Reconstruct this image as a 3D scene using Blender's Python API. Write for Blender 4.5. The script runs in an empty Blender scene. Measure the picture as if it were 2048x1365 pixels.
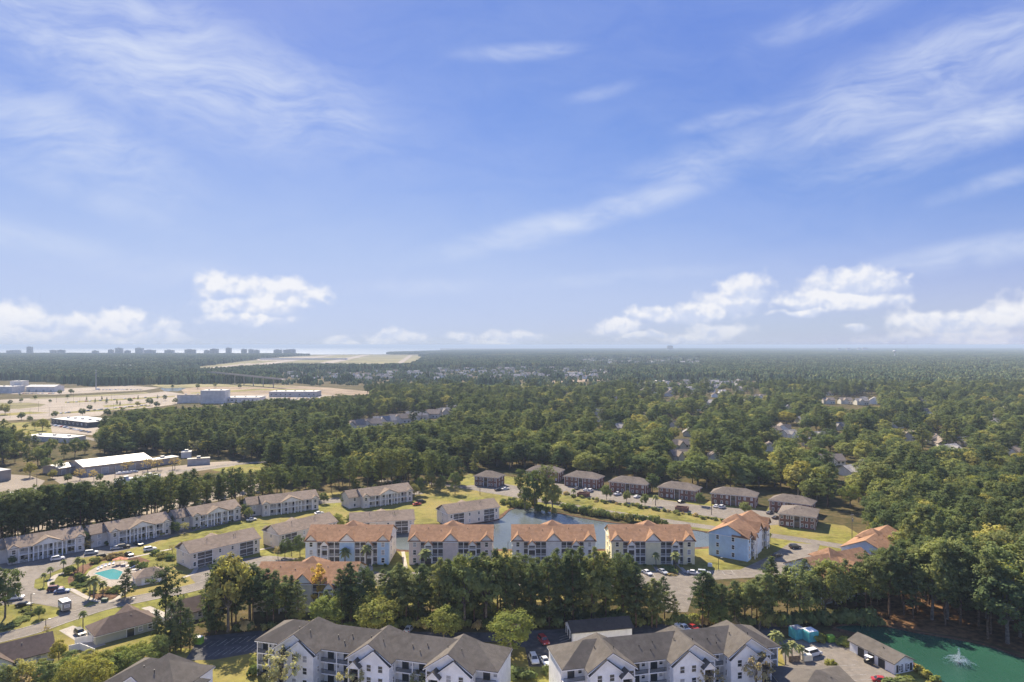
import bpy, math, random
import numpy as np
from mathutils import Vector
rnd = random.Random(11)
sc = bpy.context.scene
COL = sc.collection
rad = math.radians
# ------------------------------------------------------------------ camera, sky, sun, exposure
CAM_H, F, Y0 = 82.0, 1365.33, 690.0
cam_d = bpy.data.cameras.new('camera'); cam = bpy.data.objects.new('camera', cam_d); COL.objects.link(cam)
cam.location = (0, 0, CAM_H); cam.rotation_euler = (rad(90), 0, 0)
cam_d.sensor_width = 36; cam_d.lens = 24; cam_d.shift_y = 7.5/2048
cam_d.clip_start = 1; cam_d.clip_end = 90000
sc.camera = cam
SUN_EL, SUN_AZ = 42.0, -24.0            # degrees; azimuth from +Y towards +X
sun_d = bpy.data.lights.new('sun', 'SUN'); sun = bpy.data.objects.new('sun', sun_d); COL.objects.link(sun)
sun_d.energy = 4.2; sun_d.angle = rad(0.5); sun_d.color = (1.0, 0.88, 0.70)
_s = Vector((math.sin(rad(SUN_AZ))*math.cos(rad(SUN_EL)), math.cos(rad(SUN_AZ))*math.cos(rad(SUN_EL)), math.sin(rad(SUN_EL))))
sun.rotation_euler = (-_s).to_track_quat('-Z', 'Y').to_euler(); sun.location = (0, 0, 300)
sc.view_settings.view_transform = 'Standard'; sc.view_settings.look = 'None'
sc.view_settings.gamma = 1; sc.view_settings.exposure = 1.35
sc.view_settings.use_curve_mapping = False
cy = sc.cycles
cy.use_denoising = True
try: cy.denoiser = 'OPENIMAGEDENOISE'
except Exception: pass
cy.use_adaptive_sampling = True; cy.adaptive_threshold = 0.012; cy.adaptive_min_samples = 12
cy.max_bounces = 6; cy.diffuse_bounces = 4; cy.glossy_bounces = 2; cy.transmission_bounces = 2
cy.volume_bounces = 0; cy.transparent_max_bounces = 4
cy.caustics_reflective = False; cy.caustics_refractive = False
cy.sample_clamp_indirect = 6

world = bpy.data.worlds.new('World'); sc.world = world; world.use_nodes = True
class NT:
    def __init__(s, nt): s.nt = nt; s.L = nt.links
    def n(s, typ, **kw):
        nd = s.nt.nodes.new(typ)
        for k, v in kw.items(): setattr(nd, k, v)
        return nd
    def put(s, sock, v):
        if hasattr(v, 'is_output') or isinstance(v, bpy.types.NodeSocket): s.L.new(v, sock)
        else: sock.default_value = v
    def math(s, op, a, b=None, c=None, clamp=False):
        nd = s.n('ShaderNodeMath', operation=op); nd.use_clamp = clamp
        s.put(nd.inputs[0], a)
        if b is not None: s.put(nd.inputs[1], b)
        if c is not None: s.put(nd.inputs[2], c)
        return nd.outputs[0]
    def vec(s, op, a, b=None):
        nd = s.n('ShaderNodeVectorMath', operation=op)
        s.put(nd.inputs[0], a)
        if b is not None: s.put(nd.inputs[1], b)
        return nd.outputs['Value'] if op in ('LENGTH', 'DOT_PRODUCT') else nd.outputs[0]
    def comb(s, x, y, z=0.0):
        nd = s.n('ShaderNodeCombineXYZ')
        for i, v in enumerate((x, y, z)): s.put(nd.inputs[i], v)
        return nd.outputs[0]
    def noise(s, vec, scale, detail=4, rough=0.5, dist=0.0):
        nd = s.n('ShaderNodeTexNoise')
        if vec is not None: s.put(nd.inputs['Vector'], vec)
        nd.inputs['Scale'].default_value = scale; nd.inputs['Detail'].default_value = detail
        nd.inputs['Roughness'].default_value = rough; nd.inputs['Distortion'].default_value = dist
        return nd.outputs['Fac']
    def step(s, v, a, b, lo=0.0, hi=1.0):
        nd = s.n('ShaderNodeMapRange', interpolation_type='SMOOTHSTEP'); s.put(nd.inputs[0], v)
        for i, x in enumerate((a, b, lo, hi)): s.put(nd.inputs[1+i], x)
        return nd.outputs[0]
    def mix(s, f, a, b, typ='MIX'):
        nd = s.n('ShaderNodeMix', data_type='RGBA', blend_type=typ)
        s.put(nd.inputs['Factor'], f); s.put(nd.inputs[6], a); s.put(nd.inputs[7], b)
        return nd.outputs[2]

def build_world():
    nt = world.node_tree; nt.nodes.clear(); w = NT(nt)
    sky = w.n('ShaderNodeTexSky', sky_type='NISHITA'); sky.sun_disc = False
    sky.sun_elevation = rad(SUN_EL); sky.sun_rotation = rad(SUN_AZ)
    sky.altitude = 80; sky.air_density = 1.0; sky.dust_density = 0.15; sky.ozone_density = 3.5
    tc = w.n('ShaderNodeTexCoord').outputs['Generated']
    sx = w.n('ShaderNodeSeparateXYZ'); w.L.new(tc, sx.inputs[0]); x, y, z = sx.outputs
    e = math.pi/4
    az = w.math('ARCTAN2', x, y)
    a = w.math('SUBTRACT', w.math('PINGPONG', w.math('ADD', az, e), 2*e), e)
    hor = w.math('SQRT', w.math('ADD', w.math('MULTIPLY', x, x), w.math('MULTIPLY', y, y)))
    b = w.math('DIVIDE', z, w.math('MAXIMUM', hor, 0.05))
    p = w.comb(a, b)
    def ab(px, py):
        t = math.atan((px-1024)/F); return t, (Y0-py)/F*math.cos(t)
    # --- cumulus along the horizon: each puff (px, py, half width, half height) in direction angles
    puffs = [(45,640,52,26),(130,650,62,24),(225,655,80,26),(265,640,48,26),(40,672,110,22),(230,676,110,16),
             (455,575,66,26),(555,590,62,36),(520,615,105,22),(620,595,50,18),(500,640,80,12),
             (668,684,30,14),(785,676,58,18),(828,672,26,14),(722,690,60,8),(925,676,28,12),(1035,674,66,16),(1010,686,60,8),
             (1230,655,58,18),(1290,672,70,10),(1340,630,86,20),(1410,622,66,24),(1490,578,62,30),(1460,600,60,26),(1445,668,58,22),(1390,680,80,10),
             (1612,600,66,22),(1705,565,72,30),(1685,605,86,20),(1600,625,55,10),(1710,654,24,9),
             (1850,645,58,22),(1925,650,100,24),(2040,640,48,34),(1905,676,120,16),(1990,682,90,12)]
    def puffy(v):
        bil = w.math('ABSOLUTE', w.math('SUBTRACT', w.noise(v, 34, 1, 0.5), .5))
        return w.math('ADD', w.math('MULTIPLY', w.noise(v, 20, 4, 0.58), .75), w.math('MULTIPLY', w.math('SUBTRACT', .62, w.math('MULTIPLY', bil, 1.6)), .25))
    nz = puffy(p)
    nz2 = puffy(w.vec('ADD', p, (0.003, -0.009, 0.0)))
    wp = w.n('ShaderNodeTexNoise'); w.L.new(p, wp.inputs['Vector']); wp.inputs['Scale'].default_value = 22; wp.inputs['Detail'].default_value = 2
    pw = w.vec('ADD', p, w.vec('MULTIPLY', w.vec('SUBTRACT', wp.outputs['Color'], (.5, .5, .5)), (.035, .026, 0)))
    best = None; hi = None
    for (px, py, rx, ry) in puffs:
        a0, b0 = ab(px, py); k = 1.2
        d = w.vec('MULTIPLY', w.vec('SUBTRACT', pw, (a0, b0, 0)), (F/(rx*k)*math.cos(a0), F/(ry*k), 1.0))
        f = w.math('SUBTRACT', 1.0, w.vec('LENGTH', d))
        v = w.vec('DOT_PRODUCT', d, (-.25, .97, 0))
        if best is None: best, hi = f, v
        else:
            sel = w.step(w.math('SUBTRACT', f, best), -.22, .22)
            hi = w.math('ADD', hi, w.math('MULTIPLY', sel, w.math('SUBTRACT', v, hi))); best = w.math('MAXIMUM', best, f)
    fld = w.math('ADD', best, w.math('MULTIPLY', w.math('SUBTRACT', nz, 0.49), 2.2))
    calpha = w.step(fld, 0.06, 0.60)
    calpha = w.math('MULTIPLY', calpha, w.step(b, 0.002, 0.045, 0.40, 0.88))
    relief = w.step(w.math('ADD', hi, w.math('MULTIPLY', w.math('SUBTRACT', nz, nz2), 7.0)), -0.75, 0.55)
    calpha = w.math('MULTIPLY', calpha, w.step(hi, -1.1, -.1, .35, 1.0))
    # --- cirrus veils
    q = w.vec('ADD', p, (0, 0, 0))
    def streak(px, py, L, W, ang):
        a0, b0 = ab(px, py); c, s_ = math.cos(rad(ang)), math.sin(rad(ang))
        dd = w.vec('SUBTRACT', p, (a0, b0, 0))
        u = w.vec('DOT_PRODUCT', dd, (c*F/L, s_*F/L, 0)); v = w.vec('DOT_PRODUCT', dd, (-s_*F/W, c*F/W, 0))
        r = w.vec('LENGTH', w.comb(u, v)); return w.step(r, 0.15, 1.0, 1.0, 0.0)
    veil = None
    for (px, py, L, W, ang, amp) in [(330,120,560,170,-14,1.0),(120,260,330,110,-22,.85),(560,215,300,48,-6,1.0),(60,480,240,45,-12,.5),(170,385,230,40,-18,.5),
                                 (1150,440,420,42,14,.95),(1000,490,200,22,4,.7),(1400,330,300,70,20,.5),(1450,240,130,26,8,.55),(1040,105,170,26,3,.6),(1200,185,90,22,10,.4),
                                 (1850,160,400,120,16,.95),(1900,270,330,60,14,1.0),(1700,330,180,26,10,.5),(1930,510,260,36,8,.75),(1650,40,200,40,10,.45),(1990,365,150,22,12,.6),
                                 (820,575,220,26,2,.45),(1250,555,280,22,4,.4),(300,540,300,40,-4,.25)]:
        t = w.math('MULTIPLY', streak(px, py, L, W, ang), amp)
        veil = t if veil is None else w.math('MAXIMUM', veil, t)
    warp = w.n('ShaderNodeTexNoise'); w.L.new(p, warp.inputs['Vector']); warp.inputs['Scale'].default_value = 5; warp.inputs['Detail'].default_value = 3
    wv = w.vec('MULTIPLY', w.vec('SUBTRACT', warp.outputs['Color'], (.5, .5, .5)), (.12, .12, 0))
    qp = w.vec('MULTIPLY', w.vec('ADD', p, wv), (2.6, 7.5, 1.0))
    wisp = w.noise(qp, 2.2, 5, 0.62, 0.5)
    wisp2 = w.noise(w.vec('ADD', w.vec('MULTIPLY', w.vec('ADD', p, wv), (8.0, 22.0, 1.0)), (3.0, 1.0, 0)), 2.0, 3, 0.6, 0.3)
    wf = w.math('ADD', w.math('MULTIPLY', wisp, .72), w.math('MULTIPLY', wisp2, .28))
    va = w.math('MULTIPLY', w.step(wf, 0.24, 0.74), w.math('ADD', w.math('MULTIPLY', veil, 0.80), 0.10))
    # --- combine
    scl_ = w.vec('MULTIPLY', sky.outputs[0], (1/12, 1/12, 1/12))
    cv = w.n('ShaderNodeRGBCurve'); w.L.new(scl_, cv.inputs['Color'])
    for i, pts in enumerate(SKY_CURVES):
        c = cv.mapping.curves[i]
        c.points[0].location = pts[0]; c.points[1].location = pts[-1]
        for q in pts[1:-1]: c.points.new(*q)
    cv.mapping.update()
    col = w.mix(va, cv.outputs[0], CIRRUS)
    ccol = w.mix(relief, CUM_LO, CUM_HI)
    col = w.mix(calpha, col, ccol)
    col = w.vec('MULTIPLY', col, (SKY_GAIN, SKY_GAIN, SKY_GAIN))
    bg = w.n('ShaderNodeBackground'); w.L.new(col, bg.inputs[0]); bg.inputs[1].default_value = SKY_STR
    out = w.n('ShaderNodeOutputWorld'); w.L.new(bg.outputs[0], out.inputs[0])
SKY_STR = 0.10; SKY_GAIN = 3.96
SKY_CURVES = [[(0,.15),(.14,.165),(.19,.185),(.246,.25),(.43,.45),(.65,.515),(.87,.546),(1,.56)],
              [(0,.27),(.25,.285),(.30,.305),(.397,.388),(.62,.565),(.78,.61),(1,.65)],
              [(0,.68),(.30,.70),(.43,.725),(.53,.745),(.65,.815),(.80,.865),(1,.90)]]
CIRRUS = (.70, .77, .93, 1); CUM_LO = (.64, .71, .89, 1); CUM_HI = (.93, .93, .96, 1)
build_world()

# ------------------------------------------------------------------ helpers
def P(px, py, z=0.0):
    """pixel of a point known to be at height z -> world x, y"""
    D = (CAM_H-z)*F/(py-Y0); return ((px-1024)*D/F, D)
def pix(X, Y, z=0.0): return (1024+X*F/Y, Y0+(CAM_H-z)*F/Y)
REARTH = 7.4e6
def zg(d): return 0.0 if d < 2000 else -(d-2000)**2/(2*REARTH)
def inpoly(x, y, poly):
    c = False; n = len(poly); j = n-1
    for i in range(n):
        xi, yi = poly[i]; xj, yj = poly[j]
        if (yi > y) != (yj > y) and x < (xj-xi)*(y-yi)/(yj-yi)+xi: c = not c
        j = i
    return c

MATS = {}
def srgb(r, g, b):
    def f(c):
        c /= 255.0; return c/12.92 if c < .04045 else ((c+.055)/1.055)**2.4
    return (f(r), f(g), f(b), 1)
def mat(name, col, rough=0.8, metal=0.0, var=0.12, scale=1.5, spec=0.3, bump=0.0, extra=None, vstretch=None, col2=None):
    """procedural surface: base colour broken up by two noises in object space"""
    if name in MATS: return MATS[name]
    m = bpy.data.materials.new(name); m.use_nodes = True; t = NT(m.node_tree)
    b = m.node_tree.nodes['Principled BSDF']
    co = t.n('ShaderNodeTexCoord').outputs['Object']
    if vstretch: co = t.vec('MULTIPLY', co, vstretch)
    n1 = t.noise(co, scale, 5, 0.6); n2 = t.noise(co, scale*0.13, 3, 0.5)
    f = t.math('ADD', t.math('MULTIPLY', n1, .6), t.math('MULTIPLY', n2, .4))
    c = tuple(col[:3]); 
    d = tuple(max(0, v*(1-var*2.2)) for v in c) if col2 is None else tuple(col2[:3])
    l = tuple(min(1, v*(1+var*1.6)) for v in c)
    c = t.mix(t.step(f, .36, .64), d+(1,), l+(1,))
    if extra: c = extra(t, c, co)
    t.L.new(c, b.inputs['Base Color'])
    b.inputs['Roughness'].default_value = rough; b.inputs['Metallic'].default_value = metal
    b.inputs['Specular IOR Level'].default_value = spec
    if bump:
        bn = t.n('ShaderNodeBump'); bn.inputs['Strength'].default_value = 0.6; bn.inputs['Distance'].default_value = bump
        t.L.new(n1, bn.inputs['Height']); t.L.new(bn.outputs[0], b.inputs['Normal'])
    MATS[name] = m; return m

class MB:
    """collects faces, build() links them as ONE mesh object"""
    def __init__(s): s.v = []; s.f = []; s.m = []
    def face(s, pts, mi=0):
        i = len(s.v); s.v += [tuple(p) for p in pts]; s.f.append(tuple(range(i, i+len(pts)))); s.m.append(mi)
    def box(s, x0, x1, y0, y1, z0, z1, mi=0):
        i = len(s.v)
        s.v += [(x0,y0,z0),(x1,y0,z0),(x1,y1,z0),(x0,y1,z0),(x0,y0,z1),(x1,y0,z1),(x1,y1,z1),(x0,y1,z1)]
        for q in ((0,3,2,1),(4,5,6,7),(0,1,5,4),(1,2,6,5),(2,3,7,6),(3,0,4,7)): s.f.append(tuple(i+k for k in q)); s.m.append(mi)
    def slab(s, pts, t, mi=0):
        """thick sheet: pts is the top polygon, thickness downwards"""
        n = len(pts); i = len(s.v); s.v += [tuple(p) for p in pts]; s.v += [(p[0], p[1], p[2]-t) for p in pts]
        s.f.append(tuple(range(i, i+n))); s.f.append(tuple(range(i+2*n-1, i+n-1, -1))); s.m += [mi, mi]
        for k in range(n):
            k2 = (k+1) % n; s.f.append((i+k, i+n+k, i+n+k2, i+k2)); s.m.append(mi)
    def prism(s, prof, y0, y1, mi=0, axis='y'):
        """profile of (x,z) swept along y (or of (y,z) swept along x)"""
        n = len(prof); i = len(s.v)
        for yy in (y0, y1):
            for (a, z) in prof: s.v.append((a, yy, z) if axis == 'y' else (yy, a, z))
        s.f.append(tuple(range(i, i+n))); s.f.append(tuple(range(i+2*n-1, i+n-1, -1))); s.m += [mi, mi]
        for k in range(n):
            k2 = (k+1) % n; s.f.append((i+k, i+n+k, i+n+k2, i+k2)); s.m.append(mi)
    def tube(s, p0, p1, r0, r1, n=8, mi=0, caps=True):
        p0, p1 = Vector(p0), Vector(p1); d = (p1-p0).normalized()
        a = d.orthogonal().normalized(); b = d.cross(a); i = len(s.v)
        for (p, r) in ((p0, r0), (p1, r1)):
            for k in range(n):
                t = 2*math.pi*k/n; s.v.append(tuple(p+a*(r*math.cos(t))+b*(r*math.sin(t))))
        for k in range(n): s.f.append((i+k, i+(k+1) % n, i+n+(k+1) % n, i+n+k)); s.m.append(mi)
        if caps: s.f.append(tuple(range(i+n-1, i-1, -1))); s.f.append(tuple(range(i+n, i+2*n))); s.m += [mi, mi]
    def lathe(s, prof, n=12, c=(0, 0), mi=0):
        i = len(s.v)
        for (r, z) in prof:
            for k in range(n):
                t = 2*math.pi*k/n; s.v.append((c[0]+r*math.cos(t), c[1]+r*math.sin(t), z))
        for j in range(len(prof)-1):
            for k in range(n):
                s.f.append((i+j*n+k, i+j*n+(k+1) % n, i+(j+1)*n+(k+1) % n, i+(j+1)*n+k)); s.m.append(mi)
        s.f.append(tuple(range(i+n-1, i-1, -1))); s.f.append(tuple(range(i+(len(prof)-1)*n, i+len(prof)*n))); s.m += [mi, mi]
    def mesh(s, name, mats):
        me = bpy.data.meshes.new(name); me.from_pydata(s.v, [], s.f)
        for m in (mats if isinstance(mats, (list, tuple)) else [mats]): me.materials.append(m)
        if any(s.m): me.polygons.foreach_set('material_index', s.m)
        me.update(); return me
    def build(s, name, mats, parent=None, loc=(0,0,0), rz=0.0):
        return link(name, s.mesh(name, mats), parent, loc, rz)
def link(name, me, parent=None, loc=(0,0,0), rz=0.0):
    o = bpy.data.objects.new(name, me); COL.objects.link(o)
    o.location = loc; o.rotation_euler = (0, 0, rz)
    if parent: o.parent = parent
    return o
def thing(name, label, cat, loc=(0,0,0), rz=0.0, group=None, me=None):
    o = link(name, me, None, (loc[0], loc[1], loc[2] if len(loc) > 2 else 0.0), rz)
    o['label'] = label; o['category'] = cat
    if group: o['group'] = group
    return o
def tag(o, label, cat, group=None):
    o['label'] = label; o['category'] = cat
    if group: o['group'] = group
    return o
def copy_tree(o, loc=None, rz=None, label=None, group=None, parent=None, scale=None, kids=None):
    c = o.copy(); COL.objects.link(c)
    if parent: c.parent = parent
    if loc is not None: c.location = loc
    if rz is not None: c.rotation_euler = (0, 0, rz)
    if scale is not None: c.scale = scale
    if label: c['label'] = label
    if group: c['group'] = group
    for ch in KIDS.get(o.name, ()): copy_tree(ch, parent=c)
    return c
KIDS = {}
def freeze(o):
    """remember the children of a prototype (o.children is slow with thousands of objects)"""
    KIDS[o.name] = list(o.children)
    for ch in o.children: KIDS[ch.name] = list(ch.children)
# ------------------------------------------------------------------ materials of the setting
def grass_extra(t, c, co):
    n = t.noise(co, .035, 4, .6)
    n3 = t.noise(t.vec('MULTIPLY', co, (1.0, .35, 1)), .16, 5, .7)
    c = t.mix(t.math('MULTIPLY', t.step(n3, .42, .7), .45), c, (.12, .13, .035, 1))
    return t.mix(t.step(n, .42, .66), c, (.235, .19, .062, 1))
M_grass = mat('lawn_grass', (0.176, 0.168, 0.039), .95, var=.22, scale=.35, spec=.1, extra=grass_extra)
M_dryg = mat('dry_field_grass', (0.187, 0.168, 0.078), .95, var=.2, scale=.02, spec=.1)
M_floor = mat('forest_floor', (0.078, 0.058, 0.027), .95, var=.35, scale=.25, spec=.05, col2=(.04, .043, .016))
M_straw = mat('pine_straw', (0.148, 0.082, 0.039), .95, var=.3, scale=.5, spec=.05)
M_mulch = mat('mulch', (0.133, 0.078, 0.051), .95, var=.25, scale=.6, spec=.05)
def wear(t, c, co):
    n = t.noise(co, .09, 4, .65)
    return t.mix(t.step(n, .5, .72), c, (.226, .20, .168, 1))
M_asph = mat('worn_asphalt', (0.183, 0.160, 0.134), .9, var=.10, scale=.5, spec=.2, extra=wear)
M_asphd = mat('dark_asphalt', (0.078, 0.076, 0.078), .9, var=.15, scale=.5, spec=.2)
M_conc = mat('concrete', (0.367, 0.328, 0.277), .85, var=.08, scale=.8, spec=.25)
M_deck = mat('pool_deck_paving', (.30, .255, .205), .85, var=.1, scale=.6)
M_lot = mat('pale_lot', (0.265, 0.222, 0.176), .9, var=.10, scale=.03, spec=.2)
M_sand = mat('bare_sand', (0.281, 0.215, 0.148), .95, var=.15, scale=.03, spec=.1)
M_white = mat('white_paint', (.78, .78, .77), .6, var=.03)
M_worn = mat('worn_line_paint', (.38, .37, .35), .8, var=.25, scale=1.5)
M_yellowp = mat('yellow_paint', (.62, .45, .08), .7, var=.05)
M_trim = mat('white_trim', (.90, .88, .84), .55, var=.03)
def water_mat(name, col, rough, sc_, h, ior=1.33):
    m = bpy.data.materials.new(name); m.use_nodes = True; t = NT(m.node_tree); b = m.node_tree.nodes['Principled BSDF']
    co = t.n('ShaderNodeTexCoord').outputs['Object']
    n = t.noise(t.vec('MULTIPLY', co, (1, .55, 1)), sc_, 5, .6); n2 = t.noise(co, .03, 3, .5)
    c = t.mix(t.step(n2, .35, .65), col+(1,), tuple(v*1.25 for v in col)+(1,)); t.L.new(c, b.inputs['Base Color'])
    b.inputs['Roughness'].default_value = rough; b.inputs['IOR'].default_value = ior
    bn = t.n('ShaderNodeBump'); bn.inputs['Strength'].default_value = 1; bn.inputs['Distance'].default_value = h
    t.L.new(n, bn.inputs['Height']); t.L.new(bn.outputs[0], b.inputs['Normal']); MATS[name] = m; return m
M_pond = water_mat('pond_water', (.085, .10, .098), .16, .8, .08)
M_green = water_mat('green_water', (.02, .068, .044), .14, 1.6, .16)
M_sea = water_mat('sea_water', (.15, .19, .22), .3, .02, .5)
M_pool = water_mat('pool_water', (.075, .26, .26), .08, 1.5, .02)

def struct(name, o):
    o['kind'] = 'structure'; return o
def sheet(name, poly, z, m, world=False, kind='structure', parent=None):
    mb = MB(); pts = [(p if world else P(*p)) for p in poly]
    ar = sum(pts[i][0]*pts[(i+1) % len(pts)][1]-pts[(i+1) % len(pts)][0]*pts[i][1] for i in range(len(pts)))
    if ar < 0: pts = pts[::-1]
    mb.face([(x, y, z+zg(y)) for (x, y) in pts]); o = mb.build(name, m, parent)
    if kind: o['kind'] = kind
    return o
def smooth(pts, n=5):
    out = []; k = len(pts)
    for i in range(k-1):
        p0, p1, p2, p3 = pts[max(i-1, 0)], pts[i], pts[i+1], pts[min(i+2, k-1)]
        for j in range(n):
            t = j/n
            out.append(tuple(.5*(2*p1[a]+(p2[a]-p0[a])*t+(2*p0[a]-5*p1[a]+4*p2[a]-p3[a])*t*t+(3*p1[a]-p0[a]-3*p2[a]+p3[a])*t**3) for a in (0, 1)))
    return out+[pts[-1]]
def closed_smooth(pts, n=4):
    k = len(pts); out = []
    for i in range(k):
        p0, p1, p2, p3 = pts[i-1], pts[i], pts[(i+1) % k], pts[(i+2) % k]
        for j in range(n):
            t = j/n
            out.append(tuple(.5*(2*p1[a]+(p2[a]-p0[a])*t+(2*p0[a]-5*p1[a]+4*p2[a]-p3[a])*t*t+(3*p1[a]-p0[a]-3*p2[a]+p3[a])*t**3) for a in (0, 1)))
    return out
def offset_line(pts, d):
    out = []
    for i, p in enumerate(pts):
        a = pts[max(i-1, 0)]; b = pts[min(i+1, len(pts)-1)]
        t = Vector((b[0]-a[0], b[1]-a[1])).normalized(); out.append((p[0]-t.y*d, p[1]+t.x*d))
    return out
def ribbon(name, line, w, z, m, kerb=False, world=False, kind='structure', parent=None):
    pts = smooth([(p if world else P(*p)) for p in line], 6)
    l, r = offset_line(pts, w/2), offset_line(pts, -w/2); mb = MB()
    for i in range(len(pts)-1):
        mb.face([(r[i][0], r[i][1], z), (r[i+1][0], r[i+1][1], z), (l[i+1][0], l[i+1][1], z), (l[i][0], l[i][1], z)])
    o = mb.build(name, m, parent)
    if kind: o['kind'] = kind
    if kerb:
        for e in (l, r): kerb_line(e)
    return o
def kerb_line(pts, w=.28, h=.13, closed=False):
    pts = list(pts)+([pts[0]] if closed else [])
    a, b = offset_line(pts, w/2), offset_line(pts, -w/2); mb = MB()
    for i in range(len(pts)-1):
        mb.slab([(b[i][0], b[i][1], h), (b[i+1][0], b[i+1][1], h), (a[i+1][0], a[i+1][1], h), (a[i][0], a[i][1], h)], h)
    return struct('kerb', mb.build('kerb', M_conc))

# ------------------------------------------------------------------ ground, sea, far canopy land
def ground_disc():
    rings = [.5, 60, 130, 250, 400, 700, 1000, 1400, 2000, 2600, 3300, 4200, 5300, 6000]
    na = 72; mb = MB(); i0 = 0
    verts = []
    for r in rings:
        for k in range(na):
            t = 2*math.pi*k/na; verts.append((r*math.sin(t), r*math.cos(t), zg(r)))
    faces = []
    for j in range(len(rings)-1):
        for k in range(na):
            a, b = j*na+k, j*na+(k+1) % na
            faces.append((a, b, b+na, a+na)[::-1])
    me = bpy.data.meshes.new('ground'); me.from_pydata(verts, [], faces); me.materials.append(M_floor); me.update(); me.validate()
    return struct('ground', link('ground', me))
ground_disc()
# the low land beyond 6 km, wooded to the horizon on the right; the sea beyond the shore on the left
def ring_sheet(name, r0s, az0, az1, dz, m, na=40):
    verts, faces = [], []
    for r in r0s:
        for k in range(na+1):
            t = rad(az0+(az1-az0)*k/na); rr = r/ max(.2, 1.0); verts.append((rr*math.sin(t), rr*math.cos(t), zg(rr)+dz))
    for j in range(len(r0s)-1):
        for k in range(na):
            a = j*(na+1)+k; faces.append((a, a+1, a+na+2, a+na+1)[::-1])
    me = bpy.data.meshes.new(name); me.from_pydata(verts, [], faces); me.materials.append(m); me.update()
    return struct(name, link(name, me))
ring_sheet('sea', [5990, 6300, 8000, 11000, 15000, 20000, 26000, 32000, 37000, 42000, 50000], -180, 180, -1.5, M_sea, 120)
ring_sheet('land', [5995, 7000, 9000, 12000, 16000, 20000, 24000], -6, 66, -0.4, M_floor, 60)

# ------------------------------------------------------------------ near lawns, roads, lots, water
sheet('lawn', [(-260,1140),(0,1106),(170,1082),(340,1046),(500,1012),(640,988),(700,983),(830,968),(920,968),(985,983),(1022,1012),(1012,1024),(985,1036),(905,1046),(830,1049),(786,1058),(640,1078),(612,1100),(520,1112),(440,1180),(345,1240),(335,1292),(200,1322),(0,1372),(-300,1372)], .02, M_grass)
sheet('lawn', [(600,1098),(1400,1098),(1452,1096),(1500,1070),(1560,1060),(1700,1090),(1650,1112),(1560,1135),(1400,1165),(1300,1200),(600,1215),(500,1180),(520,1114)], .024, M_grass)
sheet('lawn', [(910,960),(950,985),(1030,1003),(1120,1018),(1240,1040),(1330,1052),(1420,1064),(1500,1082),(1690,1112),(1720,1070),(1690,1052),(1600,1040),(1540,1016),(1400,1000),(1250,984),(1120,968),(1040,955),(940,948)], .028, M_grass)
sheet('lawn', [(-200,1400),(330,1296),(420,1300),(540,1296),(1000,1288),(1110,1300),(1300,1284),(1560,1276),(1720,1284),(1850,1340),(1930,1400)], .032, M_grass)
# ponds
POND = closed_smooth([P(*p) for p in [(780,1066),(830,1056),(905,1053),(992,1042),(1022,1020),(1062,1016),(1110,1026),(1160,1036),(1230,1047),(1330,1056),(1405,1064),(1438,1080),(1425,1094),(1300,1099),(1100,1100),(900,1100),(800,1101),(776,1085)]])
sheet('pond', POND, .06, M_pond, world=True)
def bank(pts, w0, h, m, out=1):
    a, b = offset_line(pts+[pts[0]], -w0*.1*out), offset_line(pts+[pts[0]], w0*out); mb = MB()
    for i in range(len(a)-1):
        mb.face([(a[i][0], a[i][1], .0), (a[i+1][0], a[i+1][1], .0), (a[i+1][0], a[i+1][1], h), (a[i][0], a[i][1], h)])
        mb.face([(a[i][0], a[i][1], h), (a[i+1][0], a[i+1][1], h), (b[i+1][0], b[i+1][1], .034), (b[i][0], b[i][1], .034)])
    return struct('pond_bank', mb.build('pond_bank', m))
bank(POND, 1.6, .25, M_mulch, -1 if sum(POND[i-1][0]*POND[i][1]-POND[i][0]*POND[i-1][1] for i in range(len(POND))) > 0 else 1)
GPOND = closed_smooth([P(*p) for p in [(1668,1257),(1700,1251),(1767,1254),(1834,1267),(1901,1278),(1981,1295),(2060,1322),(2200,1350),(2300,1460),(2000,1460),(1905,1385),(1850,1345),(1838,1334),(1780,1305),(1720,1272)]])
sheet('green_pond', GPOND, .06, M_green, world=True)
bank(GPOND, 1.6, .35, M_mulch, -1 if sum(GPOND[i-1][0]*GPOND[i][1]-GPOND[i][0]*GPOND[i-1][1] for i in range(len(GPOND))) > 0 else 1)
# pine straw under the right wood
sheet('straw_floor', [(1690,1246),(1770,1249),(1840,1262),(1905,1272),(1985,1288),(2060,1312),(2250,1330),(2250,1140),(1800,1150)], .012, M_straw)
# streets
ribbon('street', [(-160,1328),(-40,1287),(60,1262),(130,1238),(210,1213),(290,1196),(370,1180),(440,1163),(520,1150)], 7.2, .05, M_asph, kerb=True)
sheet('parking_court', [(-200,1190),(0,1140),(70,1130),(150,1112),(165,1122),(118,1140),(70,1160),(68,1176),(80,1182),(100,1180),(140,1184),(180,1204),(166,1214),(196,1222),(120,1246),(118,1216),(60,1206),(0,1212),(-60,1220)], .058, M_asph)
ribbon('street', [(-120,1180),(0,1140),(60,1126),(130,1113),(210,1100),(275,1085),(340,1066),(410,1050),(480,1034),(560,1014),(630,1004),(700,999),(780,990),(840,984)], 13, .054, M_asph)
sheet('driveway', [(380,1155),(390,1142),(419,1128),(485,1118),(540,1112),(600,1118),(520,1132),(446,1150),(428,1170),(396,1172)], .06, M_asph)
ribbon('street', [(760,962),(850,966),(930,975),(1020,990),(1117,1008),(1200,1022),(1290,1036),(1410,1054),(1553,1073),(1650,1088),(1760,1106),(1900,1130)], 7.0, .05, M_asph)
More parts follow.
